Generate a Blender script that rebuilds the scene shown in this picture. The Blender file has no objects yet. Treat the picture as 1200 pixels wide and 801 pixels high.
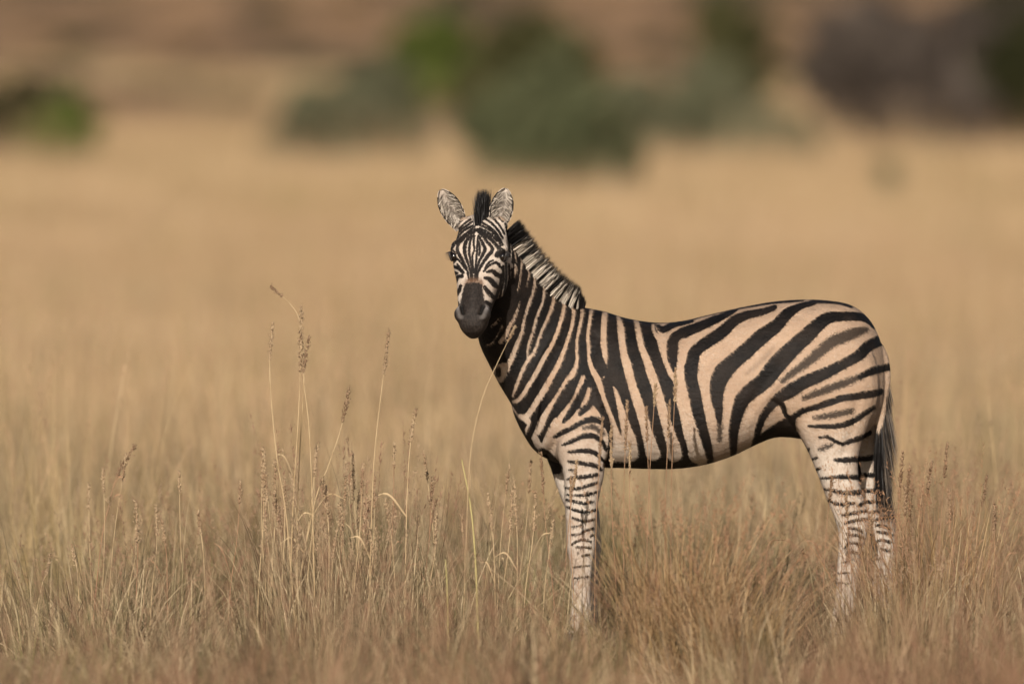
import bpy, bmesh, math, random
import numpy as np

# ------------------------------------------------------------------ camera, sky, sun, exposure
random.seed(7)
rng = np.random.default_rng(11)
SC = bpy.context.scene
COL = SC.collection
DIST = 40.0                      # camera to zebra, metres
PXM = 0.0033                     # metres per photo pixel at the zebra
FPX = DIST / PXM                 # focal length in photo pixels
HORIZON = 50.0
GROUND = 755.0
CAM_H = (GROUND - HORIZON) * PXM
PITCH = math.atan((400.5 - HORIZON) / FPX)

cam_data = bpy.data.cameras.new('camera')
cam = bpy.data.objects.new('camera', cam_data)
COL.objects.link(cam)
cam.location = (0, -DIST, CAM_H)
cam.rotation_euler = (math.pi / 2 - PITCH, 0, 0)
cam_data.sensor_width = 36
cam_data.lens = 36 * FPX / 1200
cam_data.clip_start = 1.0
cam_data.clip_end = 6000
cam_data.dof.use_dof = True
cam_data.dof.focus_distance = 39.72
cam_data.dof.aperture_fstop = cam_data.lens / 1000 / 0.235
cam_data.dof.aperture_blades = 9
SC.camera = cam

SUN_EL, SUN_AZ = math.radians(26), math.radians(9)    # sun stands behind and left of the camera
world = bpy.data.worlds.new('World')
SC.world = world
world.use_nodes = True
wn = world.node_tree
bg = wn.nodes['Background']
sky = wn.nodes.new('ShaderNodeTexSky')
sky.sky_type = 'NISHITA'
sky.sun_disc = False
sky.sun_elevation = SUN_EL
sky.sun_rotation = math.pi + SUN_AZ
sky.air_density = 1.0
sky.dust_density = 2.0
wn.links.new(sky.outputs[0], bg.inputs[0])
bg.inputs[1].default_value = 0.055

sl = bpy.data.lights.new('sun', 'SUN')
sl.energy = 4.3
sl.angle = math.radians(0.55)
sl.color = (1.0, 0.905, 0.80)
sun = bpy.data.objects.new('sun', sl)
COL.objects.link(sun)
sun.location = (-15, -30, 30)
sun.rotation_euler = (math.pi / 2 - SUN_EL, 0, -SUN_AZ)

SC.view_settings.view_transform = 'Standard'
SC.view_settings.look = 'None'
SC.view_settings.exposure = 0.38
SC.view_settings.gamma = 1.0
SC.cycles.use_denoising = True
SC.cycles.max_bounces = 3
SC.cycles.diffuse_bounces = 1
SC.cycles.glossy_bounces = 1
SC.cycles.transmission_bounces = 1
SC.cycles.adaptive_threshold = 0.018
SC.cycles.transparent_max_bounces = 4
SC.cycles.caustics_reflective = False
SC.cycles.caustics_refractive = False


# ------------------------------------------------------------------ helpers
def at(px, py, y=0.0):
    """world point at depth y that stands where the photo shows (px, py)"""
    d = (y + DIST)
    ang = math.atan((py - 400.5) / FPX) + PITCH
    z = CAM_H - d * math.tan(ang)
    along = d * math.cos(PITCH) + (CAM_H - z) * math.sin(PITCH)
    return np.array(((px - 600) / FPX * along, y, z))


def to_px(P):
    """photo coordinates of world points (n,3), used to look up the coat pattern"""
    dx = P[:, 0]
    dy = P[:, 1] + DIST
    dz = P[:, 2] - CAM_H
    cp, sp = math.cos(PITCH), math.sin(PITCH)
    along = dy * cp - dz * sp
    up = dz * cp + dy * sp
    return np.stack((600 + dx / along * FPX, 400.5 - up / along * FPX), 1)


def put(o, label=None, cat=None, group=None, kind=None):
    if label: o['label'] = label
    if cat: o['category'] = cat
    if group: o['group'] = group
    if kind: o['kind'] = kind
    return o


def empty(name, loc, rz=0.0):
    o = bpy.data.objects.new(name, None)
    o.empty_display_size = 0.2
    COL.objects.link(o)
    o.location = loc
    o.rotation_euler = (0, 0, rz)
    return o


def mesh_data(name, verts, faces, mat=None, smooth=True):
    me = bpy.data.meshes.new(name)
    verts = np.asarray(verts, dtype=np.float32)
    faces = np.asarray(faces, dtype=np.int32)
    k = faces.shape[1]
    me.vertices.add(len(verts))
    me.vertices.foreach_set('co', verts.ravel())
    me.loops.add(faces.size)
    me.loops.foreach_set('vertex_index', faces.ravel())
    me.polygons.add(len(faces))
    me.polygons.foreach_set('loop_start', np.arange(0, faces.size, k, dtype=np.int32))
    me.update(calc_edges=True)
    if smooth:
        me.polygons.foreach_set('use_smooth', np.ones(len(faces), dtype=bool))
    if mat: me.materials.append(mat)
    me.validate()
    return me


def fattr(me, name, vals):
    a = me.attributes.new(name, 'FLOAT', 'POINT')
    a.data.foreach_set('value', np.asarray(vals, dtype=np.float32))


def link(name, me, parent=None, loc=None):
    o = bpy.data.objects.new(name, me)
    COL.objects.link(o)
    if parent: o.parent = parent
    if loc is not None: o.location = loc
    return o


def catmull(P, n):
    P = np.asarray(P, float)
    Q = np.vstack((2 * P[0] - P[1], P, 2 * P[-1] - P[-2]))
    out = []
    for i in range(len(P) - 1):
        a, b, c, d = Q[i:i + 4]
        for t in np.arange(n) / n:
            out.append(0.5 * (2 * b + (c - a) * t + (2 * a - 5 * b + 4 * c - d) * t * t + (3 * b - a - 3 * c + d) * t ** 3))
    out.append(P[-1])
    return np.array(out)


class NT:
    """small helper for node materials"""
    def __init__(s, name):
        s.m = bpy.data.materials.new(name)
        s.m.use_nodes = True
        s.t = s.m.node_tree
        s.t.nodes.clear()
        s.out = s.t.nodes.new('ShaderNodeOutputMaterial')

    def n(s, typ, **kw):
        nd = s.t.nodes.new(typ)
        ins = kw.pop('ins', {})
        for k, v in kw.items(): setattr(nd, k, v)
        for k, v in ins.items():
            if hasattr(v, 'is_output') or isinstance(v, bpy.types.NodeSocket):
                s.t.links.new(v, nd.inputs[k])
            else:
                nd.inputs[k].default_value = v
        return nd

    def attr(s, name, typ='GEOMETRY'):
        return s.n('ShaderNodeAttribute', attribute_name=name, attribute_type=typ).outputs['Fac']

    def math(s, op, a, b=0.0, c=0.0, clamp=False):
        return s.n('ShaderNodeMath', operation=op, use_clamp=clamp, ins={0: a, 1: b, 2: c}).outputs[0]

    def mix(s, f, a, b, blend='MIX'):
        nd = s.n('ShaderNodeMix', data_type='RGBA', blend_type=blend)
        for k, v in ((0, f), (6, a), (7, b)):
            if isinstance(v, bpy.types.NodeSocket): s.t.links.new(v, nd.inputs[k])
            else: nd.inputs[k].default_value = v if k == 0 else (*v, 1)[:4]
        return nd.outputs[2]

    def noise(s, vec, scale, detail=3, rough=0.5, out='Fac'):
        nd = s.n('ShaderNodeTexNoise', ins={'Scale': scale, 'Detail': detail, 'Roughness': rough})
        if vec is not None: s.t.links.new(vec, nd.inputs['Vector'])
        return nd.outputs[out]

    def ramp(s, f, lo, hi):
        return s.n('ShaderNodeMapRange', interpolation_type='SMOOTHSTEP', ins={0: f, 1: lo, 2: hi, 3: 0.0, 4: 1.0}).outputs[0]

    def scaled(s, vec, sc):
        return s.n('ShaderNodeMapping', ins={'Vector': vec, 'Scale': sc}).outputs[0]

    def surf(s, sock):
        s.t.links.new(sock, s.out.inputs['Surface'])
        return s.m


# ------------------------------------------------------------------ ground
def terrain(x, y):
    d = np.asarray(y, float) + DIST
    x = np.asarray(x, float)
    h = np.interp(d, [0, 180, 205, 240, 300, 450, 600, 1000, 3500], [0, 0, .1, .45, 1.35, 3.7, 8.0, 32, 150])
    far = np.clip((d - 60) / 200, 0, 1)
    h = h + far * (.25 * np.sin(x * .05 + d * .013) + .15 * np.sin(x * .11 - d * .03))
    hill = np.clip((d - 330) / 400, 0, 1)
    h = h + hill * (5 * np.sin(x * .012 + 1.0) + 3 * np.sin(x * .03 + d * .01))
    near = 1 - np.clip((d - 45) / 20, 0, 1)
    return h * (1 - near) + near * .012 * np.sin(x * 1.7 + y * .9) * np.clip(np.abs(y) / 2, 0, 1)


ys = np.concatenate((np.arange(-60, 10, .5), np.arange(10, 60, 1.5), np.arange(60, 260, 4.0), np.arange(260, 900, 16.0), np.arange(900, 3500, 90.0)))
sx = np.concatenate((-np.geomspace(2500, 5, 50), np.arange(-4.5, 4.6, .5), np.geomspace(5, 2500, 50)))
gx, gy = np.meshgrid(sx, ys)
gz = terrain(gx, gy)
gv = np.stack((gx, gy, gz), -1).reshape(-1, 3)
ni, nj = gx.shape
ii, jj = np.meshgrid(np.arange(ni - 1), np.arange(nj - 1), indexing='ij')
a = (ii * nj + jj).ravel()
gf = np.stack((a, a + 1, a + nj + 1, a + nj), 1)

m = NT('savanna_soil')
pos = m.n('ShaderNodeTexCoord').outputs['Object']
n1 = m.noise(pos, .9, 6, .6)
n2 = m.noise(m.scaled(pos, (1, .15, 1)), .16, 4, .55)
n3 = m.noise(m.scaled(pos, (1, .12, 1)), .32, 4, .6)
n4 = m.noise(pos, 22, 4, .6)
c = m.mix(m.ramp(n1, .3, .7), (.20, .135, .08), (.31, .215, .125))
c = m.mix(m.ramp(n3, .42, .6), c, (.46, .30, .165))
hillc = m.mix(m.ramp(n3, .40, .62), (.135, .08, .042), (.42, .25, .13))
hillc = m.mix(m.ramp(n2, .50, .62), hillc, (.075, .058, .028))
sep = m.n('ShaderNodeSeparateXYZ', ins={0: pos})
c = m.mix(m.ramp(sep.outputs[1], 110, 170), c, hillc)
c = m.mix(m.math('MULTIPLY', m.ramp(n4, .4, .8), .4), c, (.12, .085, .055))
b = m.n('ShaderNodeBump', ins={'Strength': .6, 'Distance': .03, 'Height': n4}).outputs[0]
ps = m.n('ShaderNodeBsdfPrincipled', ins={'Base Color': c, 'Roughness': .95, 'Specular IOR Level': .1, 'Normal': b})
gm = mesh_data('ground', gv, gf, m.surf(ps.outputs[0]))
put(link('ground', gm), 'dry brown savanna soil under the grass, rising to a low hillside', 'ground', kind='structure')

# ------------------------------------------------------------------ zebra
ZLOC = at(830, GROUND, 0.0)


def ring_torso(px, top, bot, hw, n=2.3, k=0.10, segs=40):
    pt, pb = at(px, top), at(px, bot)
    zc, hz = (pt[2] + pb[2]) / 2, (pt[2] - pb[2]) / 2
    th = np.linspace(0, 2 * np.pi, segs, endpoint=False)
    c, s = np.cos(th), np.sin(th)
    y = hw * np.sign(c) * np.abs(c) ** (2 / n)
    zz = np.sign(s) * np.abs(s) ** (2 / n)
    y = y * (1 - k * zz - 0.06 * np.clip(zz, 0, 1) ** 3)
    return np.stack((np.full(segs, pt[0]), y, zc + hz * zz), 1)


def ring_leg(px, py, hx, yoff, hw, segs=24, n=2.2):
    c0 = at(px, py, yoff)
    th = np.linspace(0, 2 * np.pi, segs, endpoint=False)
    c, s = np.cos(th), np.sin(th)
    return np.stack((c0[0] + hx * PXM * np.sign(c) * np.abs(c) ** (2 / n),
                     yoff + hw * np.sign(s) * np.abs(s) ** (2 / n), np.full(segs, c0[2])), 1)


def loft(rings, n=4):
    """closed tube through the rings, ends capped; returns verts, triangles"""
    R = catmull(np.array([r.ravel() for r in rings]), n)
    m = rings[0].shape[0]
    k = len(R)
    V = R.reshape(-1, 3)
    F = []
    for i in range(k - 1):
        for j in range(m):
            a, b = i * m + j, i * m + (j + 1) % m
            c, d = a + m, b + m
            F += [(a, b, d), (a, d, c)]
    V = np.vstack((V, R[0].reshape(-1, 3).mean(0), R[-1].reshape(-1, 3).mean(0)))
    s0, s1 = len(V) - 2, len(V) - 1
    for j in range(m):
        F.append((s0, (j + 1) % m, j))
        F.append((s1, (k - 1) * m + j, (k - 1) * m + (j + 1) % m))
    return V, np.array(F)


def ball(c, r, ax=None, nu=20, nv=12):
    """ellipsoid with axes ax (rows) and radii r"""
    ax = np.eye(3) if ax is None else np.asarray(ax)
    V = [(0, 0, 1)]
    for i in range(1, nv):
        p = math.pi * i / nv
        for j in range(nu):
            t = 2 * math.pi * j / nu
            V.append((math.sin(p) * math.cos(t), math.sin(p) * math.sin(t), math.cos(p)))
    V.append((0, 0, -1))
    F = []
    for j in range(nu): F.append((0, 1 + j, 1 + (j + 1) % nu))
    for i in range(nv - 2):
        for j in range(nu):
            a, b = 1 + i * nu + j, 1 + i * nu + (j + 1) % nu
            F += [(a, a + nu, b + nu), (a, b + nu, b)]
    e = len(V) - 1
    for j in range(nu): F.append((e, e - nu + (j + 1) % nu, e - nu + j))
    V = np.array(V) * np.asarray(r)
    return V @ ax + np.asarray(c), np.array(F)


pieces = []
# trunk: photo x, back line, belly line, half width
TR = [(600, 455, 478, .03), (605, 438, 492, .07), (613, 414, 508, .11), (626, 392, 527, .16), (645, 374, 539, .198),
      (670, 363, 545, .215), (700, 363, 547, .225), (735, 373, 548, .25), (770, 378, 549, .275), (800, 376, 548, .285),
      (830, 369, 543, .28), (860, 362, 533, .268), (885, 357, 521, .255), (910, 353, 512, .25), (940, 351, 514, .25),
      (970, 352, 520, .245), (996, 357, 518, .222), (1014, 369, 508, .175), (1026, 386, 494, .12), (1034, 408, 474, .06), (1036.5, 426, 458, .02)]
pieces.append(loft([ring_torso(*t) for t in TR], 4))

# legs: photo x, photo y, half length along x (px), sideways offset, half width
NF = [(682, 430, 24, -.13, .06), (682, 470, 32, -.145, .075), (681, 500, 34, -.15, .085), (682, 525, 31, -.15, .08), (683, 545, 26, -.15, .072),
      (684, 560, 23, -.15, .066), (682, 580, 20.5, -.148, .06), (681, 600, 18.5, -.145, .054), (680.5, 622, 17, -.143, .05), (681, 640, 17, -.142, .05),
      (681, 656, 14, -.141, .042), (681, 680, 11.5, -.14, .034), (681, 705, 11, -.14, .032), (680.5, 720, 12.5, -.14, .036), (678, 735, 12, -.14, .036), (676, 746, 14, -.14, .042)]
FF = [(664, 430, 24, .13, .06), (660, 470, 30, .145, .075), (658, 500, 30, .15, .085), (662, 525, 27, .15, .08), (668, 545, 24, .15, .072),
      (671, 560, 22, .15, .066), (676, 580, 20, .148, .06), (683, 600, 19, .145, .054), (686, 622, 17.5, .143, .05), (688, 640, 17, .142, .05),
      (689, 656, 13.5, .141, .042), (689, 680, 11.5, .14, .034), (689, 705, 11, .14, .032), (689, 720, 12.5, .14, .036), (686, 735, 12, .14, .036), (684, 746, 14, .14, .042)]
NH = [(972, 420, 50, -.115, .10), (972, 460, 54, -.125, .115), (973, 490, 47, -.13, .11), (975, 512, 37, -.135, .095), (977, 530, 29.5, -.14, .08),
      (982, 556, 23.5, -.143, .064), (988, 576, 22, -.145, .054), (994, 594, 21.5, -.145, .047), (999, 608, 20.5, -.145, .045), (999.5, 624, 17, -.145, .042),
      (997, 645, 14.5, -.145, .036), (993.5, 670, 13, -.145, .032), (991, 700, 12, -.145, .031), (989, 718, 13.5, -.145, .036), (984, 734, 12.5, -.145, .036), (981, 746, 14, -.145, .042)]
FH = [(978, 420, 46, .115, .10), (982, 460, 50, .125, .115), (988, 490, 44, .13, .11), (996, 512, 36, .135, .095), (1002, 530, 29, .14, .08),
      (1010, 556, 23, .143, .064), (1019, 576, 21, .145, .054), (1027, 594, 19, .145, .047), (1032, 608, 18, .145, .045), (1034, 624, 15.5, .145, .042),
      (1034.5, 645, 14, .145, .036), (1034, 670, 13, .145, .032), (1034, 700, 12, .145, .031), (1033, 718, 13.5, .145, .036), (1029, 734, 12.5, .145, .036), (1026, 746, 14, .145, .042)]
for L in (NF, FF, NH, FH):
    pieces.append(loft([ring_leg(*t) for t in L], 3))

# neck: crest point, throat point, half width, depth y
NK = [((716, 372), (630, 512), .17, 0.0), ((694, 362), (608, 486), .16, 0.0), ((673, 358.5), (588, 455), .135, -.012), ((654, 349), (575, 430), .112, -.04),
      ((637, 333), (564, 406), .10, -.085), ((620.5, 314), (560, 378), .09, -.135), ((607, 296), (560, 348), .08, -.185), ((597, 281), (560, 320), .072, -.225), ((590, 272), (563, 300), .06, -.25)]
AXW = [np.array((at(c[0], c[1], y) + at(t[0], t[1], y)) / 2) for c, t, w, y in NK]
rings = []
for i, (c, t, w, y) in enumerate(NK):
    C, T = at(c[0], c[1], y), at(t[0], t[1], y)
    mid, half = (C + T) / 2, (C - T) / 2
    tang = AXW[min(i + 1, len(AXW) - 1)] - AXW[max(i - 1, 0)]
    side = np.cross(half, tang)
    side = side / np.linalg.norm(side)
    th = np.linspace(0, 2 * np.pi, 36, endpoint=False)
    s_, c_ = np.sin(th), np.cos(th)
    prof = (1 - 0.22 * s_ - 0.12 * np.clip(s_, 0, 1) ** 4)
    rings.append(mid + np.outer(s_, half) + np.outer(w * np.sign(c_) * np.abs(c_) ** 0.92 * prof, side))
pieces.append(loft(rings, 4))

# head frame: origin at the poll, U along the face to the muzzle, W to the animal's left, V out of the face
HP = at(567, 262, -.27)
yaw = math.radians(9)
fwd = np.array((-math.sin(yaw), -math.cos(yaw), 0))
tilt = math.radians(54)
HU = fwd * math.cos(tilt) + np.array((0, 0, -math.sin(tilt)))
HU = HU * .962
HW = np.array((math.cos(yaw), -math.sin(yaw), 0))
HV = fwd * math.sin(tilt) + np.array((0, 0, math.cos(tilt)))


def hp(u, v, w): return HP + HU * u + HV * v + HW * w


# u, half width, top, bottom, width of lower jaw relative
HS = [(-.045, .045, .005, -.07, .9), (-.02, .072, .03, -.10, .9), (.02, .088, .052, -.13, .85), (.07, .097, .066, -.165, .78), (.12, .102, .07, -.19, .72),
      (.17, .104, .071, -.20, .68), (.22, .098, .068, -.198, .66), (.27, .088, .064, -.18, .66), (.32, .076, .06, -.15, .70), (.37, .067, .057, -.122, .76),
      (.42, .061, .053, -.10, .82), (.46, .060, .047, -.088, .80), (.49, .052, .036, -.070, .76), (.512, .040, .02, -.057, .78), (.525, .022, -.002, -.05, .9)]
rings = []
for u, w, vt, vb, jw in HS:
    th = np.linspace(0, 2 * np.pi, 40, endpoint=False)
    s_, c_ = np.sin(th), np.cos(th)
    n = 2.5
    vv = np.where(s_ > 0, vt * np.abs(s_) ** (2 / n), vb * np.abs(s_) ** (2 / n))
    ww = w * np.sign(c_) * np.abs(c_) ** (2 / n)
    ww = ww * np.where(s_ < 0, 1 - (1 - jw) * np.abs(s_) ** 1.2, 1 - 0.16 * s_ ** 2)
    rings.append(HP + HU * u + np.outer(vv, HV) + np.outer(ww, HW))
pieces.append(loft(rings, 4))
AXH = np.array((HU, HV, HW))
for sgn in (-1, 1):
    pieces.append(ball(hp(.150, .036, sgn * .082), (.042, .030, .030), AXH))         # brow over the eye
    pieces.append(ball(hp(.20, -.09, sgn * .062), (.085, .075, .036), AXH))          # cheek
    pieces.append(ball(hp(.452, .020, sgn * .045), (.036, .027, .027), AXH))         # nostril wing
    pieces.append(ball(hp(.02, .012, sgn * .066), (.04, .04, .03), AXH))             # ear base
pieces.append(ball(hp(.490, -.050, 0), (.028, .024, .030), AXH))                     # chin
pieces.append(ball(hp(.30, .046, 0), (.16, .020, .034), AXH))                        # nasal bridge

# muscle masses
pieces.append(ball(at(668, 455, -.13), (.15, .085, .20)))
pieces.append(ball(at(668, 455, .13), (.15, .085, .20)))
pieces.append(ball(at(985, 450, -.12), (.15, .115, .22)))
pieces.append(ball(at(985, 450, .12), (.15, .115, .22)))
pieces.append(ball(at(700, 512, -.155), (.055, .06, .10)))
pieces.append(ball(at(627, 480, -.07), (.07, .07, .12)))
pieces.append(ball(at(627, 480, .07), (.07, .07, .12)))
# tail dock
TD = [(1026, 404, .0, .030), (1033, 420, .0, .028), (1036, 440, 0, .025), (1035, 462, 0, .022), (1032, 488, -.01, .019), (1031, 515, -.01, .015), (1032, 540, -.01, .010)]
pieces.append(loft([ring_leg(x, y, r / PXM, o, r, 16) for x, y, o, r in TD], 3))

V, F, off = [], [], 0
for v, f in pieces:
    V.append(v); F.append(f + off); off += len(v)
raw = mesh_data('raw', np.vstack(V), np.vstack(F))
bm = bmesh.new(); bm.from_mesh(raw)
bmesh.ops.recalc_face_normals(bm, faces=bm.faces)
bm.to_mesh(raw); bm.free()
tmp = bpy.data.objects.new('raw', raw)
COL.objects.link(tmp)
md = tmp.modifiers.new('r', 'REMESH'); md.mode = 'VOXEL'; md.voxel_size = 0.0055; md.adaptivity = 0
ms = tmp.modifiers.new('s', 'SMOOTH'); ms.factor = 0.5; ms.iterations = 12
dg = bpy.context.evaluated_depsgraph_get()
ev = bpy.data.meshes.new_from_object(tmp.evaluated_get(dg))
bpy.data.objects.remove(tmp)

# finer faces on the head, for its narrow stripes
bm = bmesh.new(); bm.from_mesh(ev)


def head_frac(P):
    """how far out of the head's section a point lies, and its head coordinates"""
    q = P - HP
    u, v, w = q @ HU / (HU @ HU), q @ HV, q @ HW
    A = np.array(HS)
    hw, vt, vb = (np.interp(u, A[:, 0], A[:, k]) for k in (1, 2, 3))
    vn = np.where(v > 0, v / np.maximum(vt, .02), v / np.minimum(vb, -.02))
    r = np.sqrt(np.clip(vn, 0, 3) ** 2 + (w / hw) ** 2)
    return r, u, v, w


P = np.array([v.co[:] for v in bm.verts])
r, u, v, w = head_frac(P)
is_head = (u > -.03) & (u < .56) & (v > -.14) & (P[:, 1] < -.26)
fs = [f for f in bm.faces if any(is_head[vv.index] for vv in f.verts)]
es = list({e for f in fs for e in f.edges})
bmesh.ops.subdivide_edges(bm, edges=es, cuts=1, use_grid_fill=True)
bmesh.ops.triangulate(bm, faces=bm.faces)
bmesh.ops.smooth_vert(bm, verts=[vv for vv in bm.verts if vv.co.y < -.27 and vv.co.z > 1.1], factor=0.5, use_axis_x=True, use_axis_y=True, use_axis_z=True)
bm.normal_update()
P = np.array([v.co[:] for v in bm.verts])
N = np.array([v.normal[:] for v in bm.verts])
T = np.array([[q.index for q in f.verts] for f in bm.faces])
bm.free()


# ---- surface relief: nostrils, eye sockets, mouth, folds
def dent(c, rad, depth):
    global P
    d2 = ((P - c) ** 2).sum(1) / rad ** 2
    P = P - N * (depth * np.exp(-d2 * 1.6))[:, None]


P_flat = P.copy()
for sgn in (-1, 1):
    for k in np.linspace(0, 1, 5):
        dent(hp(.428 + .034 * k, .046 - .003 * k, sgn * (.043 - .010 * k)), .0085, .011)
    dent(hp(.185, .030, sgn * .106), .022, .012)
    dent(hp(.27, .02, sgn * .088), .05, .008)
    for k in np.linspace(0, 1, 8):
        dent(hp(.512 - .10 * k, -.035 - .006 * k, sgn * (.052 + .01 * k)), .007, .004)


def crease(pts, y_sign, rad, depth):
    """a fold in the skin along photo points, on one flank"""
    global P
    Q = catmull(np.array(pts, float), 6)
    pp = to_px(np.stack((P[:, 0], -np.abs(P[:, 1]), P[:, 2]), 1))
    d = np.min([np.hypot(pp[:, 0] - a, pp[:, 1] - b) for a, b in Q], axis=0)
    P = P - N * (depth * np.exp(-(d / rad) ** 2) * (P[:, 1] * y_sign > 0.04))[:, None]


for sg in (-1, 1):
    crease([(706, 478), (713, 496), (716, 515), (715, 532), (711, 545)], sg, 2.6, .014)
    crease([(640, 535), (652, 515), (662, 495), (672, 470)], sg, 5, .010)
    crease([(905, 470), (915, 478), (922, 490), (931, 505)], sg, 3.5, .010)
    crease([(700, 395), (690, 430), (697, 465)], sg, 7, .008)
    crease([(880, 480), (895, 450), (925, 420)], sg, 9, .008)
    crease([(1005, 470), (1000, 500), (990, 530)], sg, 7, .008)
    for xx in (770, 792, 814, 836):
        crease([(xx - 12, 425), (xx - 2, 460), (xx + 4, 500), (xx + 4, 525)], sg, 5, .0032)

# ---- coat pattern: signed distance (photo pixels) to the black stripes, painted in order
exec_strokes = []


def seg_dist(pp, S):
    d = np.full(len(pp), 1e3)
    lo = S[:, :2].min(0) - 14; hi = S[:, :2].max(0) + 14
    sel = np.where((pp[:, 0] > lo[0]) & (pp[:, 0] < hi[0]) & (pp[:, 1] > lo[1]) & (pp[:, 1] < hi[1]))[0]
    if len(sel) == 0: return d
    q = pp[sel]
    best = np.full(len(sel), 1e3)
    for (x0, y0, w0), (x1, y1, w1) in zip(S[:-1], S[1:]):
        ex, ey = x1 - x0, y1 - y0
        t = np.clip(((q[:, 0] - x0) * ex + (q[:, 1] - y0) * ey) / (ex * ex + ey * ey + 1e-9), 0, 1)
        dd = np.hypot(q[:, 0] - x0 - t * ex, q[:, 1] - y0 - t * ey) - (w0 + t * (w1 - w0)) / 2
        best = np.minimum(best, dd)
    d[sel] = best
    return d


def poly_dist(pp, Q):
    Q = np.array(Q, float)
    d = np.full(len(pp), 1e9)
    inside = np.zeros(len(pp), bool)
    for (x0, y0), (x1, y1) in zip(Q, np.roll(Q, -1, 0)):
        ex, ey = x1 - x0, y1 - y0
        t = np.clip(((pp[:, 0] - x0) * ex + (pp[:, 1] - y0) * ey) / (ex * ex + ey * ey + 1e-9), 0, 1)
        d = np.minimum(d, np.hypot(pp[:, 0] - x0 - t * ex, pp[:, 1] - y0 - t * ey))
        c = ((y0 > pp[:, 1]) != (y1 > pp[:, 1])) & (pp[:, 0] < (x1 - x0) * (pp[:, 1] - y0) / (y1 - y0 + 1e-12) + x0)
        inside ^= c
    return np.where(inside, -d, d)


def paint(pp, ops):
    f = np.full(len(pp), 30.0)
    for kind, pts in ops:
        if kind in 'BW':
            d = seg_dist(pp, catmull(np.array(pts, float), 5))
        else:
            d = poly_dist(pp, pts)
        f = np.minimum(f, d) if kind in 'Bb' else np.maximum(f, -d)
    return f


def S(flat):
    """'x,y,w x,y,w ...' -> list of points"""
    return [tuple(float(k) for k in p.split(',')) for p in flat.split()]


BODY = []
BODY.append(('b', [(585, 255), (606, 280), (640, 320), (683, 348), (700, 352), (760, 368), (767, 374), (768, 385), (775, 400), (785, 432), (797, 450),
                   (803, 480), (812, 515), (818, 548), (812, 570), (760, 570), (700, 570), (640, 565), (596, 505), (566, 430), (540, 395), (540, 300)]))
for s in """592.3,278,2 594.5,288,3 596.7,297,3 601,308,2
603.7,310,3 604,317,4 602.8,325,2
600,284,2 603.7,300,2.5 604.6,307,1.5
609,298,2 610.7,303,3 610.7,315,3 606.3,341,2
615,309,2 619.5,318,3 619,326,3 616,337,1
625,318,3 626.4,331,4 625,340,4 620,355,4.2 615,371,4.2 611,389,4.5 605,405,6 599,420,7 592.5,432,9
637,328,4 637.5,340,4 635.6,354,4 629.4,369,4 626,381,4 622.5,394,4.3 618.7,406,4 617.8,418,3
648,344,4 648.5,348,4.5 647.5,356,5 642.5,370,4.5 636,384,4 631,397.5,4 626,411,4.5 620,420,5 614,429,5 608.7,442,5 603.7,455,4.5 600.6,464,3
660,349,5 660.6,360,5.5 657.5,374,5.5 652.5,390,5.5 646,405,6 637.5,419,6.5 628.7,436,6.5 620,450,6 612.5,462.5,6 606,469,6 601,470,4
670.3,354,4.5 672,366,5 670,381,5 666,395,5 661,410,5.5 655,425,7 647.5,439,7.5 636,459,8 627.5,472.5,8 620,484,7.5 614,489,7
680.3,357,4.5 682,367.5,5 679,382.5,4.5 676,397.5,4.5 675.6,412.5,4.5 676,422.5,5 671.5,436,7.5 667.5,442.5,9 660,455,9 651,469,9 642.5,481,9 635,494,10 629,504,11
693,360,5 690.6,377.5,5 688.7,392.5,5 689.4,407.5,5 690,420,5 693.7,432,7 700.5,445,8.5 706,462,6.5 711,476,6.5 716.5,490,6.5 720,503,9 721,514,11
703,443,2 709,441,2
708.7,363,7.5 707.5,381,8 707,400,8 708.7,415,7.5 710.6,428,1.5
722.5,366,3 724,371,5 727,384,9 728.7,400,9 731,415,10 735.5,431,11.5 740,449,11 746,467.5,12.5 752.5,486,13.5 757.5,505,14 762,520,16 765,531,18
744,372,6.5 745,376,7 748,390,8 751,405,8.5 756,417.5,9.5 761.5,433,11.5 767.5,450,11.5 773.7,470,12 778.7,489,13 783.7,506,14 788.7,522.5,17 790,532,19
765,381,5 766,389,5 772.5,397,8 776,410,8 781,425,8 786,437,8.5 791,443,9 795,451,11 798.7,467.5,15 803.7,486,16 808.7,505,18 814,520,20 817,532,22
719,453,3 722.5,462,6 727.5,480,9 732,499,14 736,518,21 735,530,24
683,441,6 680,451,7 674,465,7 667.5,475,7 660,485,8 656,491,10
690,455,5 687.5,465,6.5 681,477.5,5 675,484,6
609.4,352,1 603.8,368.7,4 597.5,381,5 591,394,6 586,400.5,5.5""".splitlines():
    BODY.append(('W', S(s)))
BODY.append(('w', [(714, 541), (713, 520), (720, 505), (727, 492), (737, 500), (744, 515), (748.5, 530), (746, 538), (735, 541)]))
BODY.append(('w', [(577, 430), (583, 426.5), (590, 423), (598, 428), (593, 440), (588, 449), (583, 447), (577, 436)]))
BODY.append(('w', [(695, 473), (702, 482), (709, 496), (713, 510), (713, 530), (709, 545), (709, 600), (630, 600), (641, 560), (657, 556), (659, 546), (646, 531), (632, 522), (635, 515), (641, 500),
                   (650, 488), (660, 490), (672, 483), (680, 487), (690, 479)]))
for s in """609,487,6 616,490,9 622,499,6
614,509,4 617,501,5 621,497,5
624,508,8 631,521,10
599,474,2.5 602.5,480,3 607,486,3
607,499,2 612,508,2 617,516,2
574,383,2 581,377,2.5 587,370,2
570,404,2.5 576,402,2.5 584,391,2.5 588,380,2
622,525,2 632,532,2""".splitlines():
    BODY.append(('W', S(s)))
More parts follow.
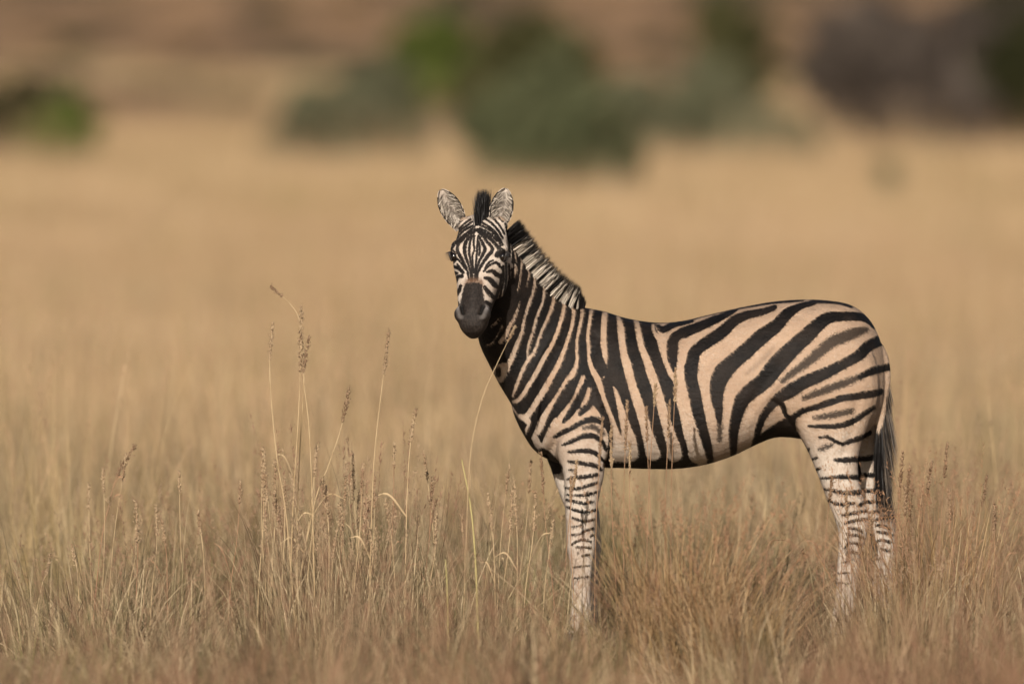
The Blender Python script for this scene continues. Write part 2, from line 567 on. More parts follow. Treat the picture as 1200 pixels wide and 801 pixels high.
BLK = """583.7,432.5,5 583.7,438,5.5
626,495,6 622,505,6.5 619.5,513,4
616,497,2 612,502,6 613,508,3
670,449,9.5 656,471,9 647.5,485,7 640,500,4.5 634,516,3
684,454,6 679,464,6.5 674,474,7.5 667.5,485,7 660,494,2.5
689,474,4 682.5,481,6 680,484.5,4
706,480,4 712.5,495,4 715.6,510,3.5 715,530,3 711,545,3
723,490,3 725,499,3 727,507,1.5
710,500,3 702.5,492.5,6 692.5,491,6.5 682.5,494,5.5 670,501,4.5 660,506,5 650,511,3.5
710,526,3 705,517.5,5 697.5,511,5 687.5,510,5.5 677.5,512.5,4.5 667.5,517.5,3.5 659,521,1.5
666,529,2 680,528,4 690,528,5 698.7,531,4.5 702.5,535,3 708.7,541,2
666,540,1.5 682.5,542.5,4 697.5,545,4 705,550,2
667,550,1.5 672.5,550,1.5
665,561,1.5 675,559,3.5 686,558,4 700,555.6,3
662.5,571,1.5 675,572,3 687.5,569,3 700,565,2.5
664,579,1 677.5,580,1.5 689,579,2.5 700,575.6,2
664,585,1.5 675,587.5,2.5 685,589,2.5 695,587.5,2
664,593,1.5 675,597.5,3 685,599,3 698.7,597,2
670,606,1 685,610,2.5 696,608,2.5
670,617,1 681,615,1
670,626,1.5 679,625,2 687.5,620.6,3 695,619,2.5
670,637.5,1.5 677.5,633,2 685,632,2.5 692.5,634,2
675,640.6,1.7 692.5,641,2
682.5,651,2 691,649,2
692.5,627,2 696,626,2
672,664,1 690,662,1.3
673,677,1 689,675,1.2
644,537,7 650,544,9 654,549,9
810,440,13 811,425,14 815,411,13 831,399,13 847.5,387.5,13 860,376,11 875,369,9 894,365,7 907.5,360,5
809,430,14 810,445,14 814,462.5,13.5 817.5,480,13 822.5,500,11.5 827.5,517.5,10 830.5,530,8 832.5,541,6
771,382,3 777,386,7 790,380,6 810,376,4
838.7,373.7,8 821,381,8.5 807.5,386,9 796,391,10 788.7,399,12 787.5,410,12 788,421,10 790,434,3
800,390,12 819,382.5,10 837.5,375,8 856,366,5 862.5,363,2
953,354.5,5 937.5,359,7 922.5,367.5,12 910,381,14 892.5,394,17 875,410,17 857.5,425,18 846,437.5,20 840.5,452.5,17 840,467.5,13 842,480,9 842.5,490,6 843,496,3
954,352.5,5 970,353,4 985,355,3 997.5,359.5,2
770,377,3 785,376,3 800,376,3.5 825,369.5,2 850,363.7,2.5 875,358.7,3 906,353.7,3.5 925,352,4 940,351,3
1024,383,3 1016,374,7 1004,370.6,9 985,370.6,10 970,372.5,13 957.5,381,15 944,394,17 929,407.5,18 911,426,20.5 895,446,19 880,457.5,18 870,467.5,17 865,480,14 861,495,12 859,510,10 859,525,8 859,533,5
1040,396,11 1030,399,12 1017.5,405,12 1007.5,415,12 995,422.5,11 979,431,11.5 960,440,13.5 942.5,447.5,14 926,457.5,15 912.5,466,12 902.5,476,9 894,487.5,8 889,500,7 886,512.5,6 882.5,522.5,5 879,529,3
912.5,469,5 917.5,476,5 920,485,4 926,491,5 931,500,3
1043,429,8 1032,431.5,8 1020,435,8 1007.5,441,5
1032,458,6 1024,460.5,7.5 1014,462,8 1002.5,464,7 987.5,466,7 972.5,471,7 957.5,476,6 942.5,480,6 934,485,6 929,490,6 930.6,501,2
1024,477,4 1016,482,5 1010,486,5.5 1002.5,491,6 992.5,496,6 977.5,499,5 962.5,499,4 947.5,498.7,1.5
1020,508,5 1007.5,513,5.5 997.5,516,5 987.5,520,3
987.5,520,3 977.5,516,3 970,511.5,3 960,512,1.5
977.5,538,2 987.5,538.7,5 1003,537.5,6 1014,536,5
951,538,1.5 957.5,535.6,2
956,550,2 961,548,2
946.5,525.6,2 947.5,525.8,2
960,560,1.5 974,559,3 987.5,558,4.5 1006,558.7,5
965,572,1.5 979,575,3.5 992.5,577,4.5 1010,576,5.5
970,586,1.5 982.5,590,3 992.5,590,3.5 1001,589,2
1006,592.5,3.5 1013.7,588,4
987.5,603,2 1000,600.6,3 1007.5,599,3 1017.5,598,3
990,612.5,2 1006,608.7,3 1020,607.5,3
993.7,618,2 1003.7,619,2.5 1011,623,2
995,625.6,2 1005,627,2.5 1012.5,630,2
990,641,1.5 995,636,2 1001,635.6,2.5 1008.7,638,3
997.5,646,2 1007.5,648,2.5
986,658.7,1.2 995,657.5,1.5
982.5,671,1.2 995,670.6,1.4
981,682,1 993,683,1.2"""
for s in BLK.splitlines():
    BODY.append(('B', S(s)))
BODY.append(('b', [(876, 530), (886, 513), (893, 507), (910, 495), (919, 490), (926, 492), (932, 502), (948, 530), (934, 522), (920, 514), (905, 515), (890, 524), (878, 534)]))  # groin: the shadow under the thigh, painted as black
BODY.append(('w', [(911, 474), (915, 480), (919, 489), (910, 494), (892.5, 506), (896, 495), (904, 482.5)]))
MOTTLE = """1014,386,5 1002.5,389,9 990,394,11 975,400,11 962.5,410,10 947.5,422.5,8 929,436,5 917,446,4
1007.5,441,5 995,446,6 977.5,452.5,6 960,459,6 942,466,3
997.5,481,3.5 980,485,5 965,487.5,4 954,489,1
974,521,2 966,524,3 960,526,1
684,501,1.5 696,500,3 706,508,3
843,497,4 843,515,2"""
FAINT = """875,437,5 894,420,7 906,407,5
880,500,5 890,480,6 905,462,5
905,460,5 925,440,6"""

HEAD = []
HB = """557.5,268.5,2 550,273.7,2.6 542.5,280.5,2.8 537,286.5,3 536,292,3.2 538,298,3.2 541,303,3 544,308.7,2.4 547,314.7,2 548.5,321.5,1.7 549.5,328,1.4
557.5,270,2 552,276,2.4 546.5,282.7,3.2 544.4,291,3.8 545.3,299,3.2 548,307,2.4 550.4,314.7,2 551.7,320,1.7 552.3,329,1.4
555.5,274.5,1.4 551.3,282,1.8 550,292.5,2.2 550.2,299,2 551.6,307,1.8 553,316,1.5 554,329,1.2
556,276,1.4 555,285,1.5 556,293,1.4 553.5,301,1.4 555,320,1.2
560.5,276,1.8 559.4,286.5,1.8 558.5,300,1.6 557,316,1.4 556.5,329,1.2
556,266,1.8 548.5,272,2.2 539.5,279.7,2.4 532.7,286.5,2.4 529,291.7,2
553.7,264.7,1.8 545.5,269,2 538,276,2 533.5,282,2 529.7,287,1.6
553,260,1.8 545.5,265.5,2 539.5,270,2 535,276,1.8 531.5,282,1.5
551.5,257,1.8 544.7,261.7,1.8 538.7,267.7,1.8 534,273,1.6
559,270,2 565,276,2.6 571,283.5,2.8 576.5,290,3 576,295,3.2 571,300.5,3.4 565.5,308.7,3 562,314.7,2.4 559.7,321,1.8 559,328,1.4
561.5,277,1.8 565.8,285.5,2.8 568.2,292,3.6 565,299.7,2.8 562,305,2.2 559,312.5,1.9 557.8,319,1.6 557.4,328,1.3
560.8,283,1.4 562.3,291,1.7 561.5,299,1.6
559.7,269,2.4 568,274.5,3.4 577,282,3.6 584.5,291,3.2
562,267.7,1.8 571,272,2.2 577,276.7,2.2 582,282,1.8
562.7,264,1.8 571,267.7,2 578.5,273.7,2 583.7,281,2 586.7,288,1.8
563.5,260,1.8 572.5,265.5,2 580,271.5,2 586,280.5,2 589,287,1.8
568,255.7,1.6 577,262.5,1.8 583.7,270,2 589,279,2
535.7,303,1.4 541,308.7,2 545.2,315.5,1.6
536,309.5,1.5 538.7,313.5,2 543,319,2
529.7,312.2,2 534,313,3 538.5,315.5,3.2 543,319.5,2.4
526.5,323.5,5.5 532,320.7,4.5 536,319.7,1.5
528.7,335,5 533,330.5,4.5 536.5,324.7,3.6 541.5,323.5,3.5
533.7,347.7,2.5 537,342.5,3.4 540,335,3
528.5,338,2 531,349,2 533.5,359,2
532.5,346,1.6 536.5,355,2
576,309.5,1.5 582,307.8,2.6 588,314.5,2
576,309.5,1.8 571,313,1.8 567,318,1.4
577.7,305,1.4 572.5,308,1.6 568,314.7,1.3
570.5,318.7,1.5 577,317.7,4 582,321.5,5 587.5,324.5,4
568,325.5,2.2 574,327.5,4.8 578.5,332.7,5.4 584,337,3
568,336,2.8 572.5,342.5,4.8 579,349,4
570,354,4 575.5,358,4
587.5,322,2.4 586.5,332,2.4 584,341,2.4 582,347,2.6 580,352.7,2.6 575.5,360,3
589.5,312,2 590,327.5,2 587.5,340,2 585,351,2 579,363,2
593,308,1.6 593,327,1.8 591,344,2 588,356,2 582,366,2
596.5,310,1.6 597,328,1.8 595,345,1.8 591,358,2 585,367,2
600,315,1.5 600.5,332,1.8 598,350,2 593,361,2
592,262,1.5 595.5,276,2 597,288,2 597,300,2
596,266,1.5 599.5,280,2 601,294,2 601,308,2
601,276,1.5 604,292,2 605,310,2
581,299.5,3 586,297.5,9 591,299.5,8.5 591,304,5
523,298,4 528,299,7.5 532.5,303,6 530,308,3
583,292,1.2 588,291.5,1.6 593,296,1.6
552,249,2.5 546,253,3 541,258,2
549,252,1.8 542,257,1.8 537,262,1.6
548,247,1.8 541,251,1.8
570,250,1.8 578,256,1.8 586,265,1.8 591,274,1.6
571,245,1.8 580,250,1.8 589,259,1.8
527,294,1.4 531,293.5,1.4 534,297,1.4"""
for s in HB.splitlines():
    HEAD.append(('B', S(s)))
MUZ = [(545, 333), (549, 331.5), (555, 331), (561, 331.5), (565, 334), (566, 342), (567.5, 350), (570, 357), (574, 360), (579, 366), (578, 376), (573, 383), (570, 392), (563, 402),
       (552, 404), (541, 397), (533, 384), (527, 370), (527, 361), (534, 357.5), (539, 355), (541, 347), (543, 338)]

pm = np.stack((P[:, 0], -np.abs(P[:, 1]), P[:, 2]), 1)
pp = to_px(pm)
farleg = (P[:, 1] > .03) & (pp[:, 1] > 525) & (pp[:, 0] > 930)
pp[farleg, 0] -= np.interp(pp[farleg, 1], [525, 560, 600, 640, 700], [20, 27, 33, 37, 43])
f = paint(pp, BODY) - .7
mot = np.full(len(P), 30.0)
for s in MOTTLE.splitlines(): mot = np.minimum(mot, seg_dist(pp, catmull(S(s), 5)) - 1.0)
fnt = np.full(len(P), 30.0)
for s in FAINT.splitlines(): fnt = np.minimum(fnt, seg_dist(pp, catmull(S(s), 5)))
# dorsal and belly lines
top = N[:, 2] > .5
f = np.where(top & (pp[:, 0] > 690) & (P[:, 1] < .3), np.minimum(f, (np.abs(P[:, 1]) - .016) / PXM), f)
f = np.where((N[:, 2] < -.4) & (pp[:, 0] > 715) & (pp[:, 0] < 880), np.minimum(f, (np.abs(P[:, 1]) - .06) / PXM), f)
# inner thighs and groin: shade between the legs, painted black into the coat
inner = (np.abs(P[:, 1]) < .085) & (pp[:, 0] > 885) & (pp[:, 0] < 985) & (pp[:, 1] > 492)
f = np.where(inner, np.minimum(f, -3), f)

q = head_frac(P)
hm = ((q[0] < 1.28) | ((q[1] > .36) & (q[0] < 2.2))) & (q[1] > -.05) & (q[1] < .56) & (P[:, 1] < -.24) & ((q[2] > -.16) | (q[1] > .25))
ph = to_px(P)
fh = paint(ph, HEAD) - .62
mz = poly_dist(ph, MUZ)
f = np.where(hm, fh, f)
muz = np.where(hm, mz, 30.0)
muz = np.where(hm & (q[1] > .47), np.minimum(muz, (.475 - q[1]) / PXM), muz)
nost = np.full(len(P), 1.0)
for sgn in (-1, 1):
    for k in np.linspace(0, 1, 5):
        nost = np.minimum(nost, np.linalg.norm(P_flat - hp(.428 + .034 * k, .043 - .003 * k, sgn * (.043 - .010 * k)), axis=1))
tan = .12 + .88 / (1 + np.exp((pp[:, 1] - 515) / 14)) * np.interp(np.abs(P[:, 1]), [0, .05], [.8, 1])
tan = np.where(pp[:, 0] < 640, tan * .75, tan)
tan = np.where(hm, .15, tan)
rim = np.zeros(len(P))
for sgn in (-1, 1):                                  # pale outer rim of each nostril
    for k in np.linspace(0, 1, 5):
        dd = np.linalg.norm(P - hp(.434 + .042 * k, .036 - .012 * k, sgn * (.058 - .010 * k)), axis=1)
        rim = np.maximum(rim, np.exp(-(dd / .0145) ** 2))
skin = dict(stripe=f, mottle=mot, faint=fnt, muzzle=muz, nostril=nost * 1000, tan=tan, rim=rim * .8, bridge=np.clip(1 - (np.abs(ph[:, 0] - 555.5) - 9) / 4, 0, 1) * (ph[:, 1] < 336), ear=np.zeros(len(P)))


# ---- ears: cupped leaves with thickness, part of the same skin
def ear(base, tip, halfw, depth, y, curl, lean):
    B_, T_ = at(base[0], base[1], y), at(tip[0], tip[1], y + .02)
    ax = T_ - B_
    side = np.cross(ax, (0, 1, 0)); side /= np.linalg.norm(side)      # across the ear in the picture plane
    nt, ns = 22, 15
    vs, at_ear, at_rim = [], [], []
    for lay in (0, 1):
        for i in range(nt):
            t = i / (nt - 1)
            hw = halfw * np.interp(t, [0, .12, .3, .5, .7, .85, .95, 1], [.50, .66, .92, 1.0, .90, .64, .36, .12])
            for j in range(ns):
                a = (j / (ns - 1) * 2 - 1)
                bend = lean * (t ** 1.5)
                p = B_ + ax * t + side * (hw * math.sin(a * curl) / math.sin(curl) + bend)
                fold = depth * (1 - math.cos(a * curl)) / (1 - math.cos(curl)) * (1 - .45 * t)
                p = p + np.array((0, -1, 0)) * fold
                if lay: p = p + np.array((0, 1, 0)) * .007 * (1 - .5 * abs(a)) + side * (a * .003)
                p = p + np.array((0, -1, 0)) * .004 * math.sin(9 * t + 5 * a) * (1 - lay)
                vs.append(p); at_ear.append(1.0 - lay)
                at_rim.append(t * 10 + abs(a))
    fs = []
    g = nt * ns
    for i in range(nt - 1):
        for j in range(ns - 1):
            a = i * ns + j
            for x in ((a, a + 1, a + ns + 1), (a, a + ns + 1, a + ns)):
                fs.append(x); fs.append((x[0] + g, x[2] + g, x[1] + g))
    rim = [i * ns for i in range(nt)] + [(nt - 1) * ns + j for j in range(1, ns)] + [i * ns + ns - 1 for i in range(nt - 2, -1, -1)] + [j for j in range(ns - 2, 0, -1)]
    for a, b in zip(rim, rim[1:] + rim[:1]):
        fs += [(a, a + g, b + g), (a, b + g, b)]
    return np.array(vs), np.array(fs), np.array(at_ear), np.array(at_rim)


VV, TT, EARS = [P], [T], []
off = len(P)
for args in (((541, 268), (517.5, 221.5), .041, .030, -.275, 1.15, .004), ((583, 268), (592.5, 220.5), .043, .030, -.285, 1.15, .0)):
    ev_, ef, ee, er = ear(*args)
    EARS.append(ev_)
    VV.append(ev_); TT.append(ef + off); off += len(ev_)
    a = er % 10; t = er // 10
    k = len(ev_)
    tpos = np.tile(np.repeat(np.linspace(0, 1, 22), 15), 2)
    apos = np.tile(np.tile(np.abs(np.linspace(-1, 1, 15)), 22), 2)
    fr = np.where((ee < .5), np.where(tpos > .86, 5, np.where(tpos > .55, -5, np.where((tpos * 7 % 1) > .5, -5, 5))), 5.0)
    fr = np.where((ee > .5) & (apos > .85) & (tpos > .12) & (tpos < .88), -2, fr)
    for n_, val in (('stripe', fr), ('mottle', np.full(k, 30.)), ('faint', np.full(k, 30.)), ('muzzle', np.full(k, 30.)), ('nostril', np.full(k, 1000.)), ('tan', np.full(k, .1)), ('rim', np.zeros(k)), ('bridge', np.zeros(k)),
                    ('ear', ee * np.interp(apos, [0, .7, 1], [1, .8, .15]) * np.interp(tpos, [0, .75, 1], [1, .8, .1]))):
        skin[n_] = np.concatenate((skin[n_], val))
P2, T2 = np.vstack(VV), np.vstack(TT)

# ---- coat material
m = NT('zebra_coat')
pos = m.n('ShaderNodeTexCoord').outputs['Object']
fur = m.noise(m.scaled(pos, (1.0, 1, .42)), 170, 4, .7)
blot = m.noise(pos, 9, 3, .55)
edge = m.noise(m.scaled(pos, (1.0, 1, .5)), 170, 3, .7)
st = m.attr('stripe')
jit = m.math('MULTIPLY', m.math('SUBTRACT', edge, .5), 2.6)
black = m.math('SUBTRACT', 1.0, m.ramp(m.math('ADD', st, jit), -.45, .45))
spk = m.noise(pos, 190, 2, .6)
mo = m.math('ADD', m.attr('mottle'), m.math('MULTIPLY', m.math('SUBTRACT', spk, .5), 11.0))
mo = m.math('MULTIPLY', m.math('SUBTRACT', 1.0, m.ramp(mo, -1.0, 2.0)), .9)
fa = m.math('MULTIPLY', m.math('SUBTRACT', 1.0, m.ramp(m.attr('faint'), -3, 2.5)), .28)
black = m.math('MAXIMUM', black, m.math('MAXIMUM', mo, fa))
light = m.mix(m.attr('tan'), (.60, .54, .47), (.43, .30, .205))
light = m.mix(m.math('MULTIPLY', m.ramp(blot, .35, .72), .5), light, (.31, .205, .135))
light = m.mix(m.math('MULTIPLY', m.ramp(fur, .38, .72), .45), light, (.30, .215, .15))
dark = m.mix(m.ramp(blot, .3, .7), (.0065, .0055, .005), (.019, .0138, .0108))
dark = m.mix(m.math('MULTIPLY', m.ramp(fur, .5, .85), .5), dark, (.024, .020, .0175))
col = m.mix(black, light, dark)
mzn = m.math('ADD', m.attr('muzzle'), m.math('MULTIPLY', m.math('SUBTRACT', edge, .5), 6.0))
brown = m.math('MULTIPLY', m.math('SUBTRACT', 1.0, m.ramp(mzn, 1.5, 8.0)), m.math('MULTIPLY', m.attr('bridge'), .85))
col = m.mix(brown, col, (.12, .065, .037))
mzd = m.math('SUBTRACT', 1.0, m.ramp(mzn, -1.0, 1.6))
mcol = m.mix(m.ramp(fur, .3, .75), (.010, .0075, .0062), (.034, .026, .0215))
col = m.mix(mzd, col, mcol)
nr = m.attr('nostril')
grey = m.math('MULTIPLY', m.math('MULTIPLY', m.ramp(nr, 8.0, 12.0), m.math('SUBTRACT', 1.0, m.ramp(nr, 16.0, 30.0))), m.math('MULTIPLY', mzd, m.attr('rim')))
col = m.mix(grey, col, (.26, .235, .22))
hole = m.math('SUBTRACT', 1.0, m.ramp(nr, 4.0, 8.5))
col = m.mix(hole, col, (.004, .0035, .003))
em = m.noise(m.scaled(pos, (1, 1, .6)), 75, 4, .65)
eh = m.mix(m.ramp(em, .40, .68), (.05, .04, .032), (.40, .355, .305))
col = m.mix(m.attr('ear'), col, eh)
bmp = m.n('ShaderNodeBump', ins={'Strength': .6, 'Distance': .004, 'Height': fur}).outputs[0]
wr = m.noise(m.scaled(pos, (1, 1, 2.2)), 38, 3, .6)
bmp = m.n('ShaderNodeBump', ins={'Strength': .4, 'Distance': .007, 'Height': wr, 'Normal': bmp}).outputs[0]
ps = m.n('ShaderNodeBsdfPrincipled', ins={'Base Color': col, 'Roughness': .58, 'Specular IOR Level': .16, 'Sheen Weight': .0, 'Sheen Roughness': .5, 'Normal': bmp})
COAT = m.surf(ps.outputs[0])

zebra = empty('zebra', ZLOC)
put(zebra, 'black and tan striped zebra standing side-on in dry grass, head turned to look ahead', 'zebra')
me = mesh_data('zebra_body', P2 - ZLOC, T2, COAT)
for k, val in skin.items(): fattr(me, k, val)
link('body', me, zebra)

# short coat hair lying along the body, coloured by the skin it grows from
A3, B3, C3 = P2[T2[:, 0]], P2[T2[:, 1]], P2[T2[:, 2]]
nrm = np.cross(B3 - A3, C3 - A3)
area = np.linalg.norm(nrm, axis=1)
nrm /= area[:, None] + 1e-12
okf = (skin['muzzle'][T2].min(1) > 1.5) & (skin['ear'][T2].max(1) < .05)
okf &= (A3[:, 2] > .05) & (np.arange(len(T2)) < len(T))
pr = np.where(okf, area, 0); pr /= pr.sum()
nh = 240000
pick = rng.choice(len(T2), nh, p=pr)
w1, w2 = rng.uniform(size=nh), rng.uniform(size=nh)
fl = w1 + w2 > 1
w1, w2 = np.where(fl, 1 - w1, w1), np.where(fl, 1 - w2, w2)
w0 = 1 - w1 - w2
rt = A3[pick] * w0[:, None] + B3[pick] * w1[:, None] + C3[pick] * w2[:, None]
nn = nrm[pick]
rp = to_px(rt)
onleg = (rp[:, 1] > 540)
onhead = hm[T2[pick, 0]]
flow = np.where(onhead[:, None], -HU[None] * .8 + np.sign((rt - HP) @ HW)[:, None] * HW * .5, np.where(onleg[:, None], np.array((.1, 0, -1.0)), np.array((.75, 0, -.65))))
flow = flow + rng.normal(0, .22, (nh, 3))
flow = flow - nn * (flow * nn).sum(1)[:, None]
flow /= np.linalg.norm(flow, axis=1)[:, None] + 1e-9
ln_ = np.where(onhead, rng.uniform(.004, .007, nh), rng.uniform(.007, .013, nh))[:, None]
sd_ = np.cross(flow, nn); wd_ = np.where(onhead, .0007, rng.uniform(.0008, .0013, nh))[:, None]
lift = nn * np.where(onhead, .0012, rng.uniform(.0010, .0026, nh))[:, None]
HVv = np.stack((rt - sd_ * wd_ + nn * .0003, rt + sd_ * wd_ + nn * .0003, rt + flow * ln_ + lift), 1).reshape(-1, 3)
me = mesh_data('coat_hair', HVv - ZLOC, np.arange(nh * 3).reshape(-1, 3), COAT, smooth=False)
for k, val in skin.items():
    vv = val[T2[pick, 0]] * w0 + val[T2[pick, 1]] * w1 + val[T2[pick, 2]] * w2
    if k == 'stripe': vv = vv + rng.normal(0, .45, nh)
    if k == 'tan': vv = np.clip(vv + rng.normal(0, .25, nh), 0, 1.3)
    fattr(me, k, np.repeat(vv, 3))
put(link('coat_hair', me, zebra), kind='stuff')

# eyes
m = NT('eye_gloss')
ps = m.n('ShaderNodeBsdfPrincipled', ins={'Base Color': (.006, .004, .003, 1), 'Roughness': .08, 'Specular IOR Level': .6})
EYE = m.surf(ps.outputs[0])
m = NT('lid_skin')
ps = m.n('ShaderNodeBsdfPrincipled', ins={'Base Color': m.mix(m.noise(None, 180), (.008, .006, .005), (.026, .02, .017)), 'Roughness': .55})
LID = m.surf(ps.outputs[0])
for sgn in (-1, 1):
    v_, f_ = ball(hp(.182, .031, sgn * .0945), (.021, .0185, .019), AXH, 24, 16)
    e_ = link('eye', mesh_data('eye', v_ - ZLOC, f_, EYE), zebra)
    LV, LF, o_ = [], [], 0
    for side_, dv in ((1, .010), (-1, -.008)):
        seg = []
        for k in np.linspace(0, 1, 9):
            c0 = hp(.158 + .048 * k, .030 + dv * math.sin(math.pi * k) * 1.6 + (.004 if side_ > 0 else 0), sgn * (.100 + .010 * math.sin(math.pi * k)))
            th = np.linspace(0, 2 * np.pi, 8, endpoint=False)
            rr = (.0045 if side_ > 0 else .0032) * (0.35 + .65 * math.sin(math.pi * min(max(k, .06), .94)))
            seg.append(c0 + np.outer(np.cos(th), HV) * rr + np.outer(np.sin(th), HW) * rr)
        v_, f_ = loft(seg, 2)
        LV.append(v_); LF.append(f_ + o_); o_ += len(v_)
    if True:
        # lashes on the upper lid
        for k in np.linspace(.15, .9, 12):
            b0 = hp(.158 + .048 * k, .034 + .016 * math.sin(math.pi * k), sgn * (.104 + .010 * math.sin(math.pi * k)))
            tip = b0 + HV * .004 + HW * sgn * .016 + HU * .008
            d_ = HU * .0012
            LV.append(np.array((b0 - d_, b0 + d_, tip))); LF.append(np.array(((0, 1, 2),)) + o_); o_ += 3
    link('eyelid', mesh_data('eyelid', np.vstack(LV) - ZLOC, np.vstack(LF), LID), e_)

# hooves
m = NT('hoof_horn')
oc = m.n('ShaderNodeTexCoord').outputs['Object']
ps = m.n('ShaderNodeBsdfPrincipled', ins={'Base Color': m.mix(m.noise(m.scaled(oc, (1, 1, 6)), 30), (.03, .025, .02), (.09, .075, .06)), 'Roughness': .5})
HOOF = m.surf(ps.outputs[0])
for L in (NF, FF, NH, FH):
    x_, y_, hx_, yo_, hw_ = L[-1]
    v_, f_ = loft([ring_leg(x_ + 1, 741, 13, yo_, .040), ring_leg(x_ - .5, 746, 15.5, yo_, .045), ring_leg(x_ - 3, 755.3, 19, yo_, .054)], 2)
    link('hoof', mesh_data('hoof', v_ - ZLOC, f_, HOOF), zebra)


# ---- hair: mane, forelock, tail
def hair(roots, dirs, length, width, bend, tone, segs=3):
    """flat tapering strands; tone: per strand function of height -> value"""
    n = len(roots)
    ax = rng.normal(size=(n, 3)); ax[:, 1] *= .4
    side = np.cross(dirs, ax); side /= np.linalg.norm(side, axis=1)[:, None]
    rows, tv = [], []
    for k in range(segs + 1):
        t = k / segs
        c = roots + dirs * (length * t)[:, None] + bend * (t ** 2)
        wd = (width * (1 - t) ** .6)[:, None] / 2
        if k == segs:
            rows.append(c[:, None, :]); tv.append(tone(t)[:, None])
        else:
            rows.append(np.stack((c - side * wd, c + side * wd), 1)); tv.append(np.repeat(tone(t)[:, None], 2, 1))
    Vh = np.concatenate(rows, 1)
    k = 2 * segs + 1
    pat = []
    for i in range(segs - 1):
        a = 2 * i
        pat += [(a, a + 1, a + 3), (a, a + 3, a + 2)]
    a = 2 * (segs - 1)
    pat.append((a, a + 1, a + 2))
    Fh = (np.arange(n) * k)[:, None, None] + np.array(pat)[None]
    return Vh.reshape(-1, 3), Fh.reshape(-1, 3), np.concatenate(tv, 1).ravel()


m = NT('mane_hair')
tone = m.attr('tone')
c = m.mix(m.ramp(tone, .15, .5), (.010, .0085, .008), (.10, .075, .055))
c = m.mix(m.ramp(tone, .5, .85), c, (.70, .62, .52))
ps = m.n('ShaderNodeBsdfPrincipled', ins={'Base Color': c, 'Roughness': .5, 'Specular IOR Level': .3})
HAIR = m.surf(ps.outputs[0])

crest = catmull(np.array([(*at(685, 361, 0),), (*at(672, 359, -.012),), (*at(654, 349.5, -.04),), (*at(637, 333, -.085),), (*at(620.5, 314, -.135),), (*at(607, 296, -.185),), (*at(597, 281, -.225),), (*at(591, 273, -.245),)]), 12)
nm = 9500
kk = rng.uniform(0, len(crest) - 1.001, nm)
i0 = kk.astype(int); fr = (kk - i0)[:, None]
root = crest[i0] * (1 - fr) + crest[i0 + 1] * fr
tg = crest[i0 + 1] - crest[i0]; tg /= np.linalg.norm(tg, axis=1)[:, None]
outw = np.stack((-tg[:, 2], tg[:, 1] * 0, tg[:, 0]), 1) * -1
outw = np.where((outw[:, 2] < 0)[:, None], -outw, outw)
outw /= np.linalg.norm(outw, axis=1)[:, None]
rpx = to_px(root)
lat = rng.normal(0, .012, nm)
root = root + np.array((0, 1, 0)) * lat[:, None] - outw * .012
dirs = outw + tg * .04 + rng.normal(0, .032, (nm, 3)) + np.array((0, 1, 0)) * (lat * 6)[:, None]
dirs /= np.linalg.norm(dirs, axis=1)[:, None]
length = np.interp(rpx[:, 0], [578, 590, 605, 640, 665, 675, 682, 686], [.085, .075, .080, .084, .086, .075, .05, .02]) * (1.04 - .30 * rng.uniform(0, 1, nm) ** 2.2 + .05 * np.sin(rpx[:, 0] * 1.3)) + .012
wx = np.array([606, 617, 627, 638, 649.5, 660, 669.5, 677])
wd = np.array([3.4, 4.0, 4.2, 4.4, 4.0, 3.6, 2.6, 1.4])
key = rpx[:, 0] + rng.normal(0, .35, nm)
white = (np.abs(key[:, None] - wx[None]) < wd[None]).any(1)
base_t = np.where(white, .9, .05) + rng.uniform(-.06, .06, nm)
tipb = rng.uniform(.66, .84, nm)
Vh, Fh, tv = hair(root, dirs, length, rng.uniform(.0016, .0034, nm), rng.normal(0, .0045, (nm, 3)),
                  lambda t: np.where(t > tipb, .04 + .1 * (t > .99), base_t), 4)
me = mesh_data('mane', Vh - ZLOC, Fh, HAIR); fattr(me, 'tone', tv)
link('mane', me, zebra)

EV, EF, ET, o_ = [], [], [], 0
for ear_v in EARS:
    g = ear_v[:22 * 15].reshape(22, 15, 3)
    n_ = 420
    ii_ = rng.integers(2, 18, n_); sd_ = rng.integers(0, 2, n_)
    jj_ = np.where(sd_ == 0, rng.integers(0, 5, n_), rng.integers(10, 15, n_))
    rt = g[ii_, jj_] + np.array((0, -.002, 0))
    ctr = g[np.minimum(ii_ + 4, 21), 7]
    dv = ctr - rt; dv[:, 1] = -.012 + rng.normal(0, .006, n_)
    dv /= np.linalg.norm(dv, axis=1)[:, None]
    dv += rng.normal(0, .25, (n_, 3)); dv /= np.linalg.norm(dv, axis=1)[:, None]
    tn_ = rng.choice([.95, .85, .6, .3], n_)
    v_, f_, t_ = hair(rt, dv, rng.uniform(.018, .040, n_), rng.uniform(.0012, .0024, n_), np.zeros((n_, 3)), lambda t: tn_, 3)
    EV.append(v_); EF.append(f_ + o_); ET.append(t_); o_ += len(v_)
for v_, f_, t_ in zip(EV, [EF[0], EF[1] - len(EV[0])], ET):
    me = mesh_data('ear_hair', v_ - ZLOC, f_, HAIR); fattr(me, 'tone', t_)
    link('ear_hair', me, zebra)

